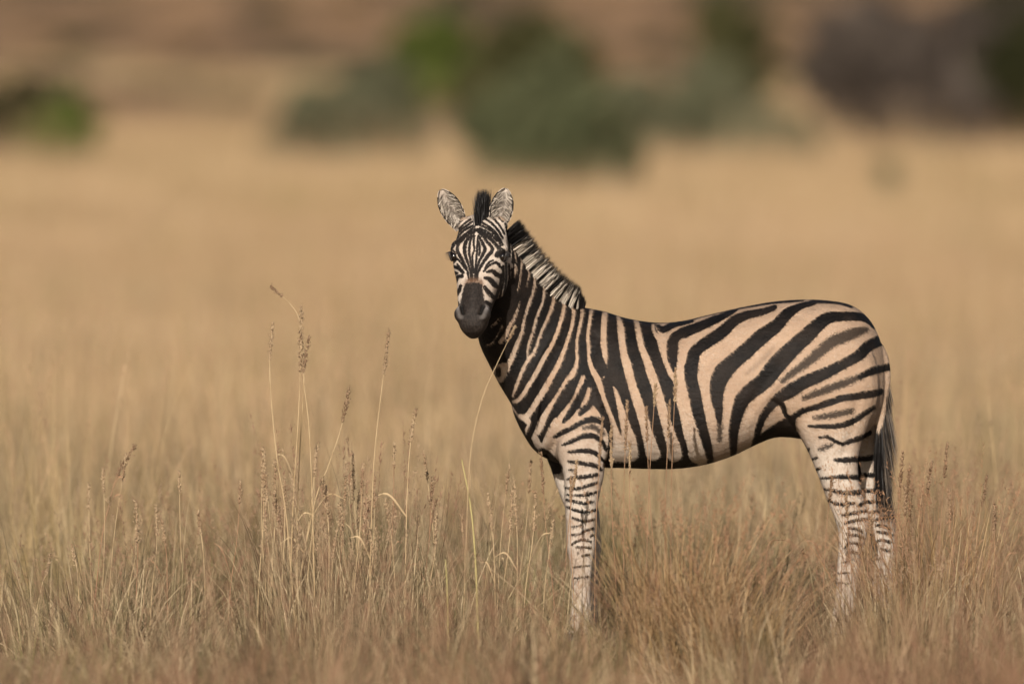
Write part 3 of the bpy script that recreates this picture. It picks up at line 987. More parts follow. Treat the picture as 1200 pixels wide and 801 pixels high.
nm = 2600
a = rng.uniform(0, 1, nm)
p0, p1 = hp(.062, .060, -.012), hp(-.030, .030, .004)
root = p0 + np.outer(a, p1 - p0) + np.outer(rng.normal(0, .0078, nm) * (0.55 + a), HW)
dirs = np.array((.02, .10, 1.0)) + np.outer((1 - a) * -.05 + rng.normal(0, .075, nm), HW) + rng.normal(0, .03, (nm, 3)) + np.outer(a, (0, .25, 0))
dirs /= np.linalg.norm(dirs, axis=1)[:, None]
length = (.062 + .045 * np.sin(a * 2.2)) * rng.uniform(.75, 1.08, nm)
Vh, Fh, tv = hair(root, dirs, length, rng.uniform(.0016, .0034, nm), np.outer(length * .05, (0, 0, 0)), lambda t: np.full(nm, .0) + rng.uniform(0, .08, nm), 3)
me = mesh_data('forelock', Vh - ZLOC, Fh, HAIR); fattr(me, 'tone', tv)
link('forelock', me, zebra)

nm = 4200
dock = catmull(np.array([(*at(1036, 436, 0),), (*at(1035, 462, 0),), (*at(1032, 488, -.01),), (*at(1031, 515, -.01),), (*at(1032, 542, -.01),)]), 10)
kk = rng.uniform(0, 1, nm) ** .75 * (len(dock) - 1.001)
i0 = kk.astype(int); fr = (kk - i0)[:, None]
root = dock[i0] * (1 - fr) + dock[i0 + 1] * fr
ang = rng.uniform(0, 2 * np.pi, nm)
rad = np.stack((np.cos(ang), np.sin(ang) * .8, np.zeros(nm)), 1)
root = root + rad * .012
hfrac = kk / len(dock)
dirs = np.array((.06, 0, -1.0)) + rad * (.07 + .10 * (1 - hfrac))[:, None] + rng.normal(0, .035, (nm, 3))
dirs /= np.linalg.norm(dirs, axis=1)[:, None]
length = np.where(hfrac < .25, rng.uniform(.06, .13, nm), rng.uniform(.13, .24, nm))
fringe = (rad[:, 0] > .1) & (rng.uniform(size=nm) < .62) & (hfrac < .9)
toneb = np.where(fringe, rng.uniform(.35, .62, nm), rng.uniform(.02, .22, nm))
Vh, Fh, tv = hair(root, dirs, length, rng.uniform(.0016, .0036, nm), np.outer(length * .10, (.25, 0, -.6)), lambda t: toneb, 4)
me = mesh_data('tail_tuft', Vh - ZLOC, Fh, HAIR); fattr(me, 'tone', tv)
link('tail_tuft', me, zebra)

# ------------------------------------------------------------------ bushes far behind
def leaf_mat(name, c0, c1, c2):
    m = NT(name)
    t = m.attr('tint')
    c = m.mix(m.ramp(t, .0, .6), c0, c1)
    c = m.mix(m.ramp(t, .75, 1.0), c, c2)
    df = m.n('ShaderNodeBsdfDiffuse', ins={'Color': c})
    tr = m.n('ShaderNodeBsdfTranslucent', ins={'Color': c})
    mx = m.n('ShaderNodeMixShader', ins={0: .25, 1: df.outputs[0], 2: tr.outputs[0]})
    return m.surf(mx.outputs[0])


def bark_mat(name, c0, c1):
    m = NT(name)
    oc = m.n('ShaderNodeTexCoord').outputs['Object']
    c = m.mix(m.ramp(m.noise(m.scaled(oc, (6, 6, 1)), 5, 4), .3, .7), c0, c1)
    return m.surf(m.n('ShaderNodeBsdfPrincipled', ins={'Base Color': c, 'Roughness': .9}).outputs[0])


LEAF = dict(grey=leaf_mat('grey_green_leaves', (.092, .094, .054), (.155, .154, .092), (.215, .205, .13)),
            teal=leaf_mat('blue_green_leaves', (.066, .074, .036), (.112, .12, .062), (.165, .168, .094)),
            bright=leaf_mat('fresh_green_leaves', (.055, .075, .018), (.115, .145, .035), (.17, .19, .06)),
            olive=leaf_mat('olive_leaves', (.05, .05, .021), (.092, .088, .038), (.135, .125, .06)),
            dark=leaf_mat('dark_leaves', (.022, .024, .012), (.05, .05, .022), (.08, .075, .04)),
            dead=leaf_mat('dead_twigs', (.045, .036, .03), (.115, .093, .076), (.22, .18, .148)),
            brown=leaf_mat('brown_leaves', (.10, .07, .035), (.19, .13, .07), (.25, .18, .10)))
BARK = bark_mat('bark', (.06, .047, .036), (.15, .12, .095))


def tube(pts, r0, r1, segs=6):
    pts = np.array(pts, float)
    rings = []
    for i, p in enumerate(pts):
        t = pts[min(i + 1, len(pts) - 1)] - pts[max(i - 1, 0)]
        t /= np.linalg.norm(t)
        a = np.cross(t, (.3, .9, .1)); a /= np.linalg.norm(a)
        b = np.cross(t, a)
        r = r0 + (r1 - r0) * i / (len(pts) - 1)
        th = np.linspace(0, 2 * np.pi, segs, endpoint=False)
        rings.append(p + np.outer(np.cos(th), a) * r + np.outer(np.sin(th), b) * r)
    return loft(rings, 1)


def bush(name, label, cat, d, box, kind, leaves, lsize, lobes=9, group=None, long=1.0, shape=None, open_=.5):
    """box: photo x0, x1, top y; d: metres from the camera"""
    y = d - DIST
    sc = d / FPX
    x0, x1, ytop = box
    X0, X1 = (x0 - 600) * sc, (x1 - 600) * sc
    cx = (X0 + X1) / 2
    zb = float(terrain(cx, y))
    top = CAM_H + (HORIZON - ytop) * sc
    W, H = (X1 - X0) / 2, max(top - zb, .4)
    D = W * .8
    base = np.array((cx, y, zb - .05))
    root = empty(name, base)
    put(root, label, cat, group)
    L = []
    if shape:
        for fx, fz, fr in shape:
            L.append((np.array((fx * W, rng.uniform(-.4, .4) * D, fz * H)), fr * min(W, H)))
    else:
        for k in range(lobes):
            a = rng.uniform(0, 2 * np.pi); rr = math.sqrt(rng.uniform(0, 1)) * .62
            fz = rng.uniform(.22, .80)
            L.append((np.array((math.cos(a) * rr * W, math.sin(a) * rr * D, fz * H)), rng.uniform(.30, .46) * min(W * 1.1, H)))
    # ragged outline: every mass breaks up into smaller clumps of its own
    L2 = []
    for c, r in L:
        L2.append((c, r * .92))
        for _ in range(5):
            v = rng.normal(size=3); v /= np.linalg.norm(v)
            L2.append((c + v * r * rng.uniform(.6, 1.05), r * rng.uniform(.28, .56)))
    trunks, L = L, L2
    tot = sum(r * r for c, r in L)
    # leaves
    P_, A_, T_ = [], [], []
    for c, r in L:
        n = max(8, int(leaves * r * r / tot))
        v = rng.normal(size=(n, 3)); v /= np.linalg.norm(v, axis=1)[:, None]
        rad = r * (rng.uniform(open_, 1.0, n) ** .6) * (1 + .22 * np.sin(v[:, 0] * 5 + c[0]) * np.cos(v[:, 2] * 4 + c[2]))
        p = c + v * rad[:, None]
        P_.append(p); A_.append(v); T_.append(np.clip(rng.normal(rng.uniform(.2, .8), .18, n), 0, 1))
    p = np.vstack(P_); v = np.vstack(A_); t = np.concatenate(T_)
    # the skirt of the crown lifts off the ground here and there
    skirt = .05 + .10 * (np.sin(p[:, 0] * 3.1 + W) * .5 + .5) * (np.abs(p[:, 0]) / W)
    keep = p[:, 2] > skirt * H
    p, v, t = p[keep], v[keep], t[keep]
    n = len(p)
    nr = v + rng.normal(0, .6, (n, 3)); nr /= np.linalg.norm(nr, axis=1)[:, None]
    a_ = np.cross(nr, rng.normal(size=(n, 3))); a_ /= np.linalg.norm(a_, axis=1)[:, None]
    b_ = np.cross(nr, a_)
    s_ = lsize * rng.uniform(.6, 1.4, n)[:, None]
    Vq = np.stack((p - a_ * s_ * long, p - b_ * s_ * .45, p + a_ * s_ * long, p + b_ * s_ * .45), 1).reshape(-1, 3)
    Fq = np.arange(n * 4).reshape(-1, 4)
    me = mesh_data('crown', Vq, Fq, LEAF[kind], smooth=False)
    fattr(me, 'tint', np.repeat(t, 4))
    link('crown', me, root)
    TV, TF, o = [], [], 0
    for c, r in trunks:
        mid = c * np.array((.45, .45, .45)) + rng.normal(0, .06 * W, 3) * np.array((1, 1, .3))
        v_, f_ = tube(catmull(np.array((rng.normal(0, .05, 3) * (1, 1, 0), mid, c)), 3), .055 * min(H, 2.5) * .6, .012)
        TV.append(v_); TF.append(f_ + o); o += len(v_)
    link('trunk', mesh_data('trunk', np.vstack(TV), np.vstack(TF), BARK), root)
    return root


bush('shrub', 'rounded blue-green shrub, largest and fullest of the shrubs behind the field', 'shrub', 138, (556, 750, 62), 'teal', 11000, .08,
     shape=[(-.62, .30, .5), (-.58, .52, .48), (-.42, .72, .44), (-.05, .76, .46), (.25, .66, .46), (.5, .5, .46), (.66, .32, .42), (.1, .4, .55), (-.2, .3, .55), (.4, .25, .5)])
bush('shrub', 'tall olive-grey shrub rising behind the largest blue-green shrub', 'shrub', 158, (528, 712, 4), 'olive', 10000, .10,
     shape=[(-.45, .62, .5), (-.15, .78, .48), (.2, .76, .44), (.45, .6, .46), (.6, .42, .44), (-.55, .42, .45), (0, .5, .6), (-.3, .3, .5), (.3, .3, .5)])
bush('shrub', 'low grey-green shrub leaning up towards a bright green bush', 'shrub', 170, (300, 490, 54), 'grey', 9000, .085,
     shape=[(-.62, .26, .34), (-.3, .40, .42), (.05, .5, .46), (.4, .62, .44), (.62, .72, .34), (.7, .4, .45), (.2, .25, .45), (-.1, .22, .4)])
bush('shrub', 'bright fresh-green bush, the greenest one', 'shrub', 215, (440, 590, 2), 'bright', 8000, .11, lobes=10)
bush('shrub', 'small grey shrub in a gap between two larger shrubs', 'shrub', 176, (700, 800, 72), 'grey', 6000, .09, lobes=6)
bush('shrub', 'domed pale grey-green shrub in front of a dark olive tree', 'shrub', 168, (766, 910, 54), 'grey', 10000, .085, shape=[(-.5, .3, .5), (-.45, .6, .46), (-.1, .75, .44), (.2, .62, .46), (.5, .42, .48), (.1, .35, .55), (.7, .25, .4)])
bush('shrub', 'low spreading grey shrub beside a domed grey-green shrub', 'shrub', 166, (836, 962, 100), 'grey', 7000, .085, shape=[(-.5, .4, .5), (-.1, .55, .5), (.3, .5, .5), (.6, .35, .45), (0, .25, .5)])
bush('olive_tree', 'dark olive-green rounded tree on the hillside', 'tree', 270, (798, 920, -22), 'olive', 9000, .13, lobes=11)
bush('dead_thicket', 'broad grey-brown thicket of dead tangled branches', 'thicket', 198, (930, 1130, -20), 'dead', 12000, .08, lobes=12, long=4.0, open_=.2)
bush('dead_thicket', 'grey leafless brush running on from the broad dead thicket', 'thicket', 192, (1060, 1280, 0), 'dead', 12000, .08, lobes=14, long=4.0, open_=.2)
bush('dark_tree', 'almost black-green dense tree overhanging the dead brush', 'tree', 232, (1115, 1290, -70), 'dark', 9000, .13, lobes=12)
bush('dark_tree', 'black-green tree filling the end of the dead brush', 'tree', 188, (1135, 1300, 10), 'dark', 8000, .10, lobes=11)
bush('shrub', 'low dark green shrub hugging the foot of the dead brush', 'shrub', 200, (1098, 1168, 76), 'dark', 4500, .09, lobes=7)
bush('shrub', 'dark twiggy shrub showing through the broad dead thicket', 'shrub', 222, (985, 1080, 40), 'dark', 4500, .09, lobes=7)
bush('shrub', 'dark olive shrub apart from the others, with a light green bush against it', 'shrub', 160, (-40, 80, 80), 'dark', 6000, .09, lobes=9)
bush('shrub', 'light green bush nestled against a darker solitary shrub', 'shrub', 156, (24, 132, 92), 'bright', 5000, .09, lobes=8)
bush('shrub', 'tiny green shrub alone in the golden grass', 'shrub', 140, (1020, 1062, 180), 'teal', 1200, .06, lobes=5)
for i, (d, x0, x1, yt, kd) in enumerate([(430, 100, 175, 22, 'olive'), (470, -20, 48, -12, 'dark'), (520, 232, 318, -22, 'dark'), (330, 210, 262, 62, 'brown'), (380, 320, 372, 34, 'brown'),
                                         (470, 505, 590, -26, 'dark'), (450, 668, 726, -8, 'brown'), (350, 742, 790, 52, 'olive'), (300, 160, 230, 108, 'brown'), (280, 255, 300, 120, 'olive'), (340, 60, 120, 60, 'olive'), (390, 180, 240, 30, 'brown'), (440, 300, 360, 2, 'olive'), (500, 20, 90, -20, 'brown'), (300, 660, 720, 70, 'brown'), (330, 920, 960, 60, 'olive'), (400, 926, 968, 4, 'brown'), (360, 20, 80, 44, 'brown'), (420, 380, 430, -4, 'brown'), (310, 130, 190, 84, 'brown')]):
    lab = dict(olive='small olive-green bush growing high on the dry hillside', dark='small nearly black bush on the top of the dry hillside', brown='small withered brown bush on the dry hillside')[kd]
    bush('hillside_bush', lab, 'bush', d, (x0, x1, yt), kd, 1800, .14, lobes=6, group='bushes scattered on the hillside')

# ------------------------------------------------------------------ grass
def grass_mat(name, cols, green, pscale=.35):
    """cols: four straw tones; green: share of green low on the blade"""
    m = NT(name)
    t = m.attr('tint')
    h = m.attr('hgt')
    wp = m.n('ShaderNodeNewGeometry').outputs['Position']
    wp = m.scaled(wp, (1, 1, .02))
    pt = m.noise(wp, pscale, 3, .6)
    rnd = m.n('ShaderNodeObjectInfo').outputs['Random']
    q = m.math('ADD', m.math('MULTIPLY', t, .85), m.math('ADD', m.math('MULTIPLY', rnd, .12), m.math('MULTIPLY', m.math('SUBTRACT', pt, .5), 1.5)))
    c = m.mix(m.ramp(q, .08, .36), cols[0], cols[1])
    c = m.mix(m.ramp(q, .38, .68), c, cols[2])
    c = m.mix(m.ramp(q, .68, .95), c, cols[3])
    g = m.math('MULTIPLY', m.math('SUBTRACT', 1.0, m.ramp(h, .1, .75)), m.math('MULTIPLY', m.ramp(m.noise(wp, pscale * 1.7, 2), .40, .62), green))
    c = m.mix(g, c, (.19, .185, .075))
    ol = m.math('MULTIPLY', m.ramp(m.noise(m.scaled(wp, (1, .45, 1)), pscale * 2.3, 3, .6), .50, .68), .42)
    c = m.mix(ol, c, (.33, .285, .125))
    sd = m.attr('seed')
    c = m.mix(m.math('MULTIPLY', sd, .8), c, cols[4])
    df = m.n('ShaderNodeBsdfDiffuse', ins={'Color': c})
    tr = m.n('ShaderNodeBsdfTranslucent', ins={'Color': c})
    mx = m.n('ShaderNodeMixShader', ins={0: .30, 1: df.outputs[0], 2: tr.outputs[0]})
    return m.surf(mx.outputs[0])


GOLD = grass_mat('golden_grass', [(.34, .235, .12), (.51, .355, .20), (.61, .44, .26), (.67, .50, .315), (.52, .34, .215)], .5, .22)
STRAW = grass_mat('straw_grass', [(.09, .072, .046), (.24, .185, .112), (.42, .325, .20), (.68, .54, .345), (.44, .31, .20)], 1.0, .8)
RUST = grass_mat('russet_grass', [(.09, .058, .038), (.22, .145, .09), (.36, .24, .148), (.54, .39, .245), (.34, .205, .135)], .45, .8)

ROSE = grass_mat('reddish_grass', [(.07, .044, .029), (.20, .118, .072), (.34, .205, .126), (.48, .32, .205), (.33, .18, .118)], .3, 1.1)
TUFT = grass_mat('tussock_grass', [(.15, .085, .045), (.32, .19, .10), (.45, .29, .155), (.58, .41, .235), (.40, .23, .14)], .5, 1.5)


def blades(n, rad, h0, h1, w0, w1, lean, droop, segs=4, seed_share=0.0, seedlen=.22, spik=14, spread=None):
    """ribbons (and spikelets) of one clump: verts, faces (tri), tint, hgt, seed"""
    ang = rng.uniform(0, 2 * np.pi, n)
    rr = rad * np.sqrt(rng.uniform(0, 1, n))
    root = np.stack((np.cos(ang) * rr, np.sin(ang) * rr, np.full(n, -.02)), 1)
    la = ang + rng.normal(0, .9, n)
    out = np.stack((np.cos(la), np.sin(la), np.zeros(n)), 1)
    L = rng.uniform(h0, h1, n)
    ln = np.abs(rng.normal(0, lean, n)) + lean * .25
    dr = np.abs(rng.normal(0, droop, n))
    wd = rng.uniform(w0, w1, n)
    tint = np.clip(rng.normal(.48, .38, n), 0, 1)
    fa = rng.uniform(0, 2 * np.pi, n)
    side = np.stack((np.cos(fa), np.sin(fa), np.zeros(n)), 1)
    seeded = rng.uniform(size=n) < seed_share
    rows, hv = [], []

    def pos(t):
        t = np.asarray(t)[..., None]
        return root[:, None] * 1.0 + out[:, None] * ((ln[:, None, None] * t + dr[:, None, None] * t ** 3) * L[:, None, None]) + \
            np.array((0, 0, 1)) * (L[:, None, None] * t * (1 - .35 * dr[:, None, None] * t ** 2))
    ts = np.linspace(0, 1, segs + 1)
    C = pos(np.tile(ts, (n, 1)))
    for k, t in enumerate(ts):
        if k == segs: rows.append(C[:, k:k + 1])
        else:
            w = (wd * (1 - t) ** .5 * np.where(seeded, .6, 1))[:, None] / 2
            rows.append(np.stack((C[:, k] - side * w, C[:, k] + side * w), 1))
    V_ = np.concatenate(rows, 1)
    k = 2 * segs + 1
    hv = np.repeat(ts, 2)[:k]
    pat = []
    for i in range(segs - 1):
        a = 2 * i
        pat += [(a, a + 1, a + 3), (a, a + 3, a + 2)]
    a = 2 * (segs - 1)
    pat.append((a, a + 1, a + 2))
    F_ = ((np.arange(n) * k)[:, None, None] + np.array(pat)[None]).reshape(-1, 3)
    V_ = V_.reshape(-1, 3)
    tn = np.repeat(tint, k); hg = np.tile(hv, n); sd = np.zeros(len(V_))
    ns = np.where(seeded)[0]
    if len(ns):
        tt = 1 - seedlen * rng.uniform(0, 1, (n, spik))
        S_ = pos(tt)[ns].reshape(-1, 3)
        m_ = len(S_)
        d_ = rng.normal(0, .55, (m_, 3)) + np.array((0, 0, 1.0)); d_ /= np.linalg.norm(d_, axis=1)[:, None]
        sl = rng.uniform(.008, .022, m_)[:, None]
        s2 = np.cross(d_, rng.normal(size=(m_, 3))); s2 /= np.linalg.norm(s2, axis=1)[:, None]
        q = np.stack((S_, S_ + d_ * sl * .5 + s2 * .0016, S_ + d_ * sl, S_ + d_ * sl * .5 - s2 * .0016), 1).reshape(-1, 3)
        o = len(V_)
        qi = np.arange(m_) * 4 + o
        F_ = np.vstack((F_, np.stack((qi, qi + 1, qi + 2), 1), np.stack((qi, qi + 2, qi + 3), 1)))
        V_ = np.vstack((V_, q))
        tn = np.concatenate((tn, np.repeat(np.repeat(tint[ns], spik), 4)))
        hg = np.concatenate((hg, np.ones(len(q)))); sd = np.concatenate((sd, np.ones(len(q))))
    return V_, F_, tn, hg, sd


def blade_mesh(name, mat, *sets):
    V_, F_, A_, o = [], [], [[], [], []], 0
    for s in sets:
        V_.append(s[0]); F_.append(s[1] + o); o += len(s[0])
        for i in range(3): A_[i].append(s[2 + i])
    me = mesh_data(name, np.vstack(V_), np.vstack(F_), mat, smooth=False)
    for k, a in zip(('tint', 'hgt', 'seed'), A_): fattr(me, k, np.concatenate(a))
    return me


def proto_collection(name, meshes):
    c = bpy.data.collections.new(name)
    for i, me in enumerate(meshes):
        o = bpy.data.objects.new(me.name, me)
        c.objects.link(o)
    return c


def scatter(name, label, pts, rot, scl, idx, coll):
    """one object of uncountable grass: clumps set on points"""
    me = bpy.data.meshes.new(name)
    me.vertices.add(len(pts))
    me.vertices.foreach_set('co', np.asarray(pts, np.float32).ravel())
    a = me.attributes.new('rot', 'FLOAT_VECTOR', 'POINT'); a.data.foreach_set('vector', np.asarray(rot, np.float32).ravel())
    a = me.attributes.new('scl', 'FLOAT_VECTOR', 'POINT'); a.data.foreach_set('vector', np.asarray(scl, np.float32).ravel())
    a = me.attributes.new('pick', 'INT', 'POINT'); a.data.foreach_set('value', np.asarray(idx, np.int32))
    o = link(name, me)
    put(o, label, 'grass', kind='stuff')
    ng = bpy.data.node_groups.new(name, 'GeometryNodeTree')
    ng.interface.new_socket('Geometry', in_out='INPUT', socket_type='NodeSocketGeometry')
    ng.interface.new_socket('Geometry', in_out='OUTPUT', socket_type='NodeSocketGeometry')
    N_ = ng.nodes
    gi, go = N_.new('NodeGroupInput'), N_.new('NodeGroupOutput')
    ci = N_.new('GeometryNodeCollectionInfo'); ci.inputs['Collection'].default_value = coll
    ci.inputs['Separate Children'].default_value = True; ci.inputs['Reset Children'].default_value = True
    iop = N_.new('GeometryNodeInstanceOnPoints'); iop.inputs['Pick Instance'].default_value = True

    def named(n, t):
        nd = N_.new('GeometryNodeInputNamedAttribute'); nd.data_type = t; nd.inputs['Name'].default_value = n
        return nd.outputs[0]
    lk = ng.links.new
    lk(gi.outputs[0], iop.inputs['Points']); lk(ci.outputs[0], iop.inputs['Instance'])
    lk(named('pick', 'INT'), iop.inputs['Instance Index'])
    e2r = N_.new('FunctionNodeEulerToRotation'); lk(named('rot', 'FLOAT_VECTOR'), e2r.inputs[0])
    lk(e2r.outputs[0], iop.inputs['Rotation'])
    lk(named('scl', 'FLOAT_VECTOR'), iop.inputs['Scale'])
    lk(iop.outputs[0], go.inputs[0])
    md = o.modifiers.new('grass', 'NODES'); md.node_group = ng
    return o


def field(d0, d1, dens, wide=.072, extra=1.0):
    """random points on the ground between two distances from the camera"""
    wmax = wide * d1 + extra
    n = int(dens * (d1 - d0) * 2 * wmax)
    d = rng.uniform(d0, d1, n); x = rng.uniform(-wmax, wmax, n)
    k = np.abs(x) < wide * d + extra
    d, x = d[k], x[k]
    y = d - DIST
    return np.stack((x, y, terrain(x, y)), 1)


def patch(x, y, s, ph):
    """soft 0..1 patchiness"""
    return .5 + .25 * np.sin(x * s + ph + 1.3 * np.sin(y * s * .8 + ph)) + .25 * np.sin(y * s * 1.3 - x * s * .5 + 2 * ph)


def orient(n, tilt=.10):
    return np.stack((rng.normal(0, tilt, n), rng.normal(0, tilt, n), rng.uniform(0, 2 * np.pi, n)), 1)


# far field, from the hillside to the middle distance
far_protos = proto_collection('far_clumps', [blade_mesh('clump', GOLD, blades(620, 1.7, .22, .52, .014, .030, .16, .25, 3), blades(110, 1.6, .4, .72, .008, .014, .12, .2, 3, 1.0, .3, 7)) for _ in range(5)])
p = field(100, 310, .24, .16, 8)
k = rng.uniform(size=len(p)) < np.interp(p[:, 1] + DIST, [100, 150, 180, 210, 310], [1, 1, .45, .15, .08])
p = p[k]
s = rng.uniform(.7, 1.2, len(p)) * (.55 + .75 * patch(p[:, 0], p[:, 1], .9, .5))
scatter('golden_grass', 'golden dry grass of the far field before the shrubs', p, orient(len(p), .02), np.stack((s * 0 + 1, s * 0 + 1, s), 1), rng.integers(0, 5, len(p)), far_protos)

mid_protos = proto_collection('mid_clumps', [blade_mesh('clump', GOLD, blades(440, .75, .18, .50, .006, .012, .16, .25, 4), blades(70, .7, .4, .70, .004, .006, .1, .15, 4, 1.0, .28, 9)) for _ in range(4)] +
                              [blade_mesh('clump', STRAW, blades(440, .75, .15, .46, .006, .011, .2, .3, 4), blades(60, .7, .35, .64, .0035, .005, .1, .15, 4, 1.0, .28, 9)) for _ in range(3)])
p = field(46.5, 104, 1.15, .13, 4)
dd = p[:, 1] + DIST
s = rng.uniform(.8, 1.1, len(p)) * (.65 + .5 * patch(p[:, 0], p[:, 1], .5, 2.5))
far_w = np.clip((dd - 47) / 35, 0, 1)
ix = np.where(rng.uniform(size=len(p)) < .15 + .75 * far_w, rng.integers(0, 4, len(p)), rng.integers(4, 7, len(p)))
scatter('straw_grass', 'straw-coloured grass of the middle field behind the zebra', p, orient(len(p), .04), np.stack((s * 0 + 1, s * 0 + 1, s), 1), ix, mid_protos)

tall_protos = proto_collection('tall_clumps', [blade_mesh('clump', GOLD, blades(16, .3, .7, 1.25, .006, .010, .07, .08, 5, .75, .2, 40), blades(60, .35, .3, .7, .005, .009, .14, .2, 4)) for _ in range(5)])
p = field(42.5, 90, .9, .075, 1.2)
p = p[(p[:, 1] > 5) | (p[:, 0] < -.9) | (p[:, 0] > 2.0)]
s = rng.uniform(.6, 1.05, len(p))
scatter('tall_grass', 'scattered taller stalks standing above the grass behind the zebra', p, orient(len(p), .04), np.stack((s, s, s), 1), rng.integers(0, 5, len(p)), tall_protos)

p = np.vstack((field(118, 205, .10, .07, 2), field(150, 230, .05, .07, 2)))
s = rng.uniform(.6, 1.2, len(p)) * (.6 + .7 * patch(p[:, 0], p[:, 1], 1.3, 3.1))
scatter('tall_tufts', 'uneven tall tufts of dry grass before the far shrubs', p, orient(len(p), .05), np.stack((s * 1.5, s * 1.5, s), 1), rng.integers(0, 5, len(p)), tall_protos)

R_ = .34
near = [blade_mesh('clump', STRAW, blades(80, R_, .08, .28, .004, .009, .42, .5, 5), blades(60, R_, .18, .46, .0035, .0075, .17, .25, 5), blades(24, R_, .36, .66, .003, .005, .10, .10, 5),
                   blades(5, R_, .42, .68, .003, .0045, .10, .12, 5, 1.0, .2, 34)) for _ in range(6)]
near += [blade_mesh('clump', RUST, blades(75, R_, .10, .30, .0035, .008, .38, .45, 5), blades(75, R_, .20, .52, .003, .006, .16, .22, 5), blades(16, R_, .40, .70, .0025, .004, .10, .12, 5, 1.0, .26, 30)) for _ in range(6)]
front = [blade_mesh('clump', ROSE, blades(60, R_, .10, .30, .004, .009, .38, .45, 4), blades(70, R_, .20, .52, .0035, .007, .16, .22, 4), blades(22, R_, .40, .72, .003, .0045, .10, .12, 4, 1.0, .28, 30)) for _ in range(5)]
near += [blade_mesh('clump', STRAW, blades(95, R_, .06, .24, .004, .009, .5, .6, 5), blades(30, R_, .14, .34, .0035, .007, .22, .3, 5)) for _ in range(3)]
near_protos = proto_collection('near_clumps', near)


def near_set(d0, d1, dens):
    p = field(d0, d1, dens, .085, 1.5)
    n = len(p)
    x, y = p[:, 0], p[:, 1]
    rust = .04 + .5 * np.clip((x - .7) / .9, 0, 1) + .34 * patch(x, y, 1.1, .3) + .25 * np.clip((-y - 3) / 4, 0, 1)
    ix = np.where(rng.uniform(size=n) < .22, rng.integers(12, 15, n), np.where(rng.uniform(size=n) < rust, rng.integers(6, 12, n), rng.integers(0, 6, n)))
    s = rng.uniform(.7, 1.25, n) * (.5 + .85 * patch(x, y, 1.5, 1.2)) * (1 + .22 * np.clip((x - 1.45) / .4, 0, 1))
    return p, s, ix


p, s, ix = near_set(36.4, 47.2, 3.7)
# the zebra has trodden the grass down where it stands and just in front of its legs
inbox = (p[:, 0] > -.15) & (p[:, 0] < 1.5) & (p[:, 1] > -2.4) & (p[:, 1] < .6)
s = np.where(inbox, np.minimum(s, 1.0) * .72, s)
scatter('meadow_grass', 'short tan and russet grass around the legs of the zebra', p, orient(len(p), .06), np.stack((s * 0 + 1, s * 0 + 1, s), 1), ix, near_protos)
p, s, ix = near_set(17.0, 36.6, 2.3)
front_protos = proto_collection('front_clumps', near[:6] + front + near[6:9])
ix = np.where(ix < 6, ix, np.where(ix < 12, 6 + ix % 5, 11 + ix % 3))
low = patch(p[:, 0], p[:, 1], 2.3, 4.0) * .6 + patch(p[:, 0], p[:, 1], .9, 1.0) * .4
s = s * np.interp(p[:, 1] + DIST, [17, 29, 32, 36.8], [1.2, 1.1, .85, .75]) * (.6 + .75 * low)
keep = (low > .33) | (rng.uniform(size=len(p)) < .25)
p, s, ix, low = p[keep], s[keep], ix[keep], low[keep]
ix = np.where((rng.uniform(size=len(p)) < .45 + .5 * (p[:, 0] > .2) * low), 6 + ix % 5, ix)
scatter('foreground_grass', 'reddish grass in front of the zebra, out of focus', p, orient(len(p), .06), np.stack((s * 0 + 1, s * 0 + 1, s), 1), ix, front_protos)

# ------------------------------------------------------------------ single tall stems and tussocks that stand out
def plain_straw(name, c0, c1, c2):
    m = NT(name)
    oc = m.n('ShaderNodeTexCoord').outputs['Object']
    t = m.attr('tint')
    c = m.mix(t, c0, c1)
    c = m.mix(m.ramp(m.noise(oc, 14, 3), .45, .7), c, c2)
    df = m.n('ShaderNodeBsdfDiffuse', ins={'Color': c})
    tr = m.n('ShaderNodeBsdfTranslucent', ins={'Color': c})
    return m.surf(m.n('ShaderNodeMixShader', ins={0: .25, 1: df.outputs[0], 2: tr.outputs[0]}).outputs[0])


STEM = dict(pale=plain_straw('pale_straw', (.52, .38, .215), (.64, .49, .30), (.45, .32, .18)),
            green=plain_straw('green_straw', (.44, .37, .16), (.55, .47, .22), (.36, .32, .12)),
            rust=plain_straw('russet_straw', (.36, .205, .125), (.46, .29, .175), (.30, .17, .10)),
            dark=plain_straw('brown_seed', (.30, .195, .12), (.46, .32, .20), (.24, .15, .09)),
            seed=plain_straw('tan_seed', (.44, .31, .19), (.58, .43, .27), (.36, .24, .145)))


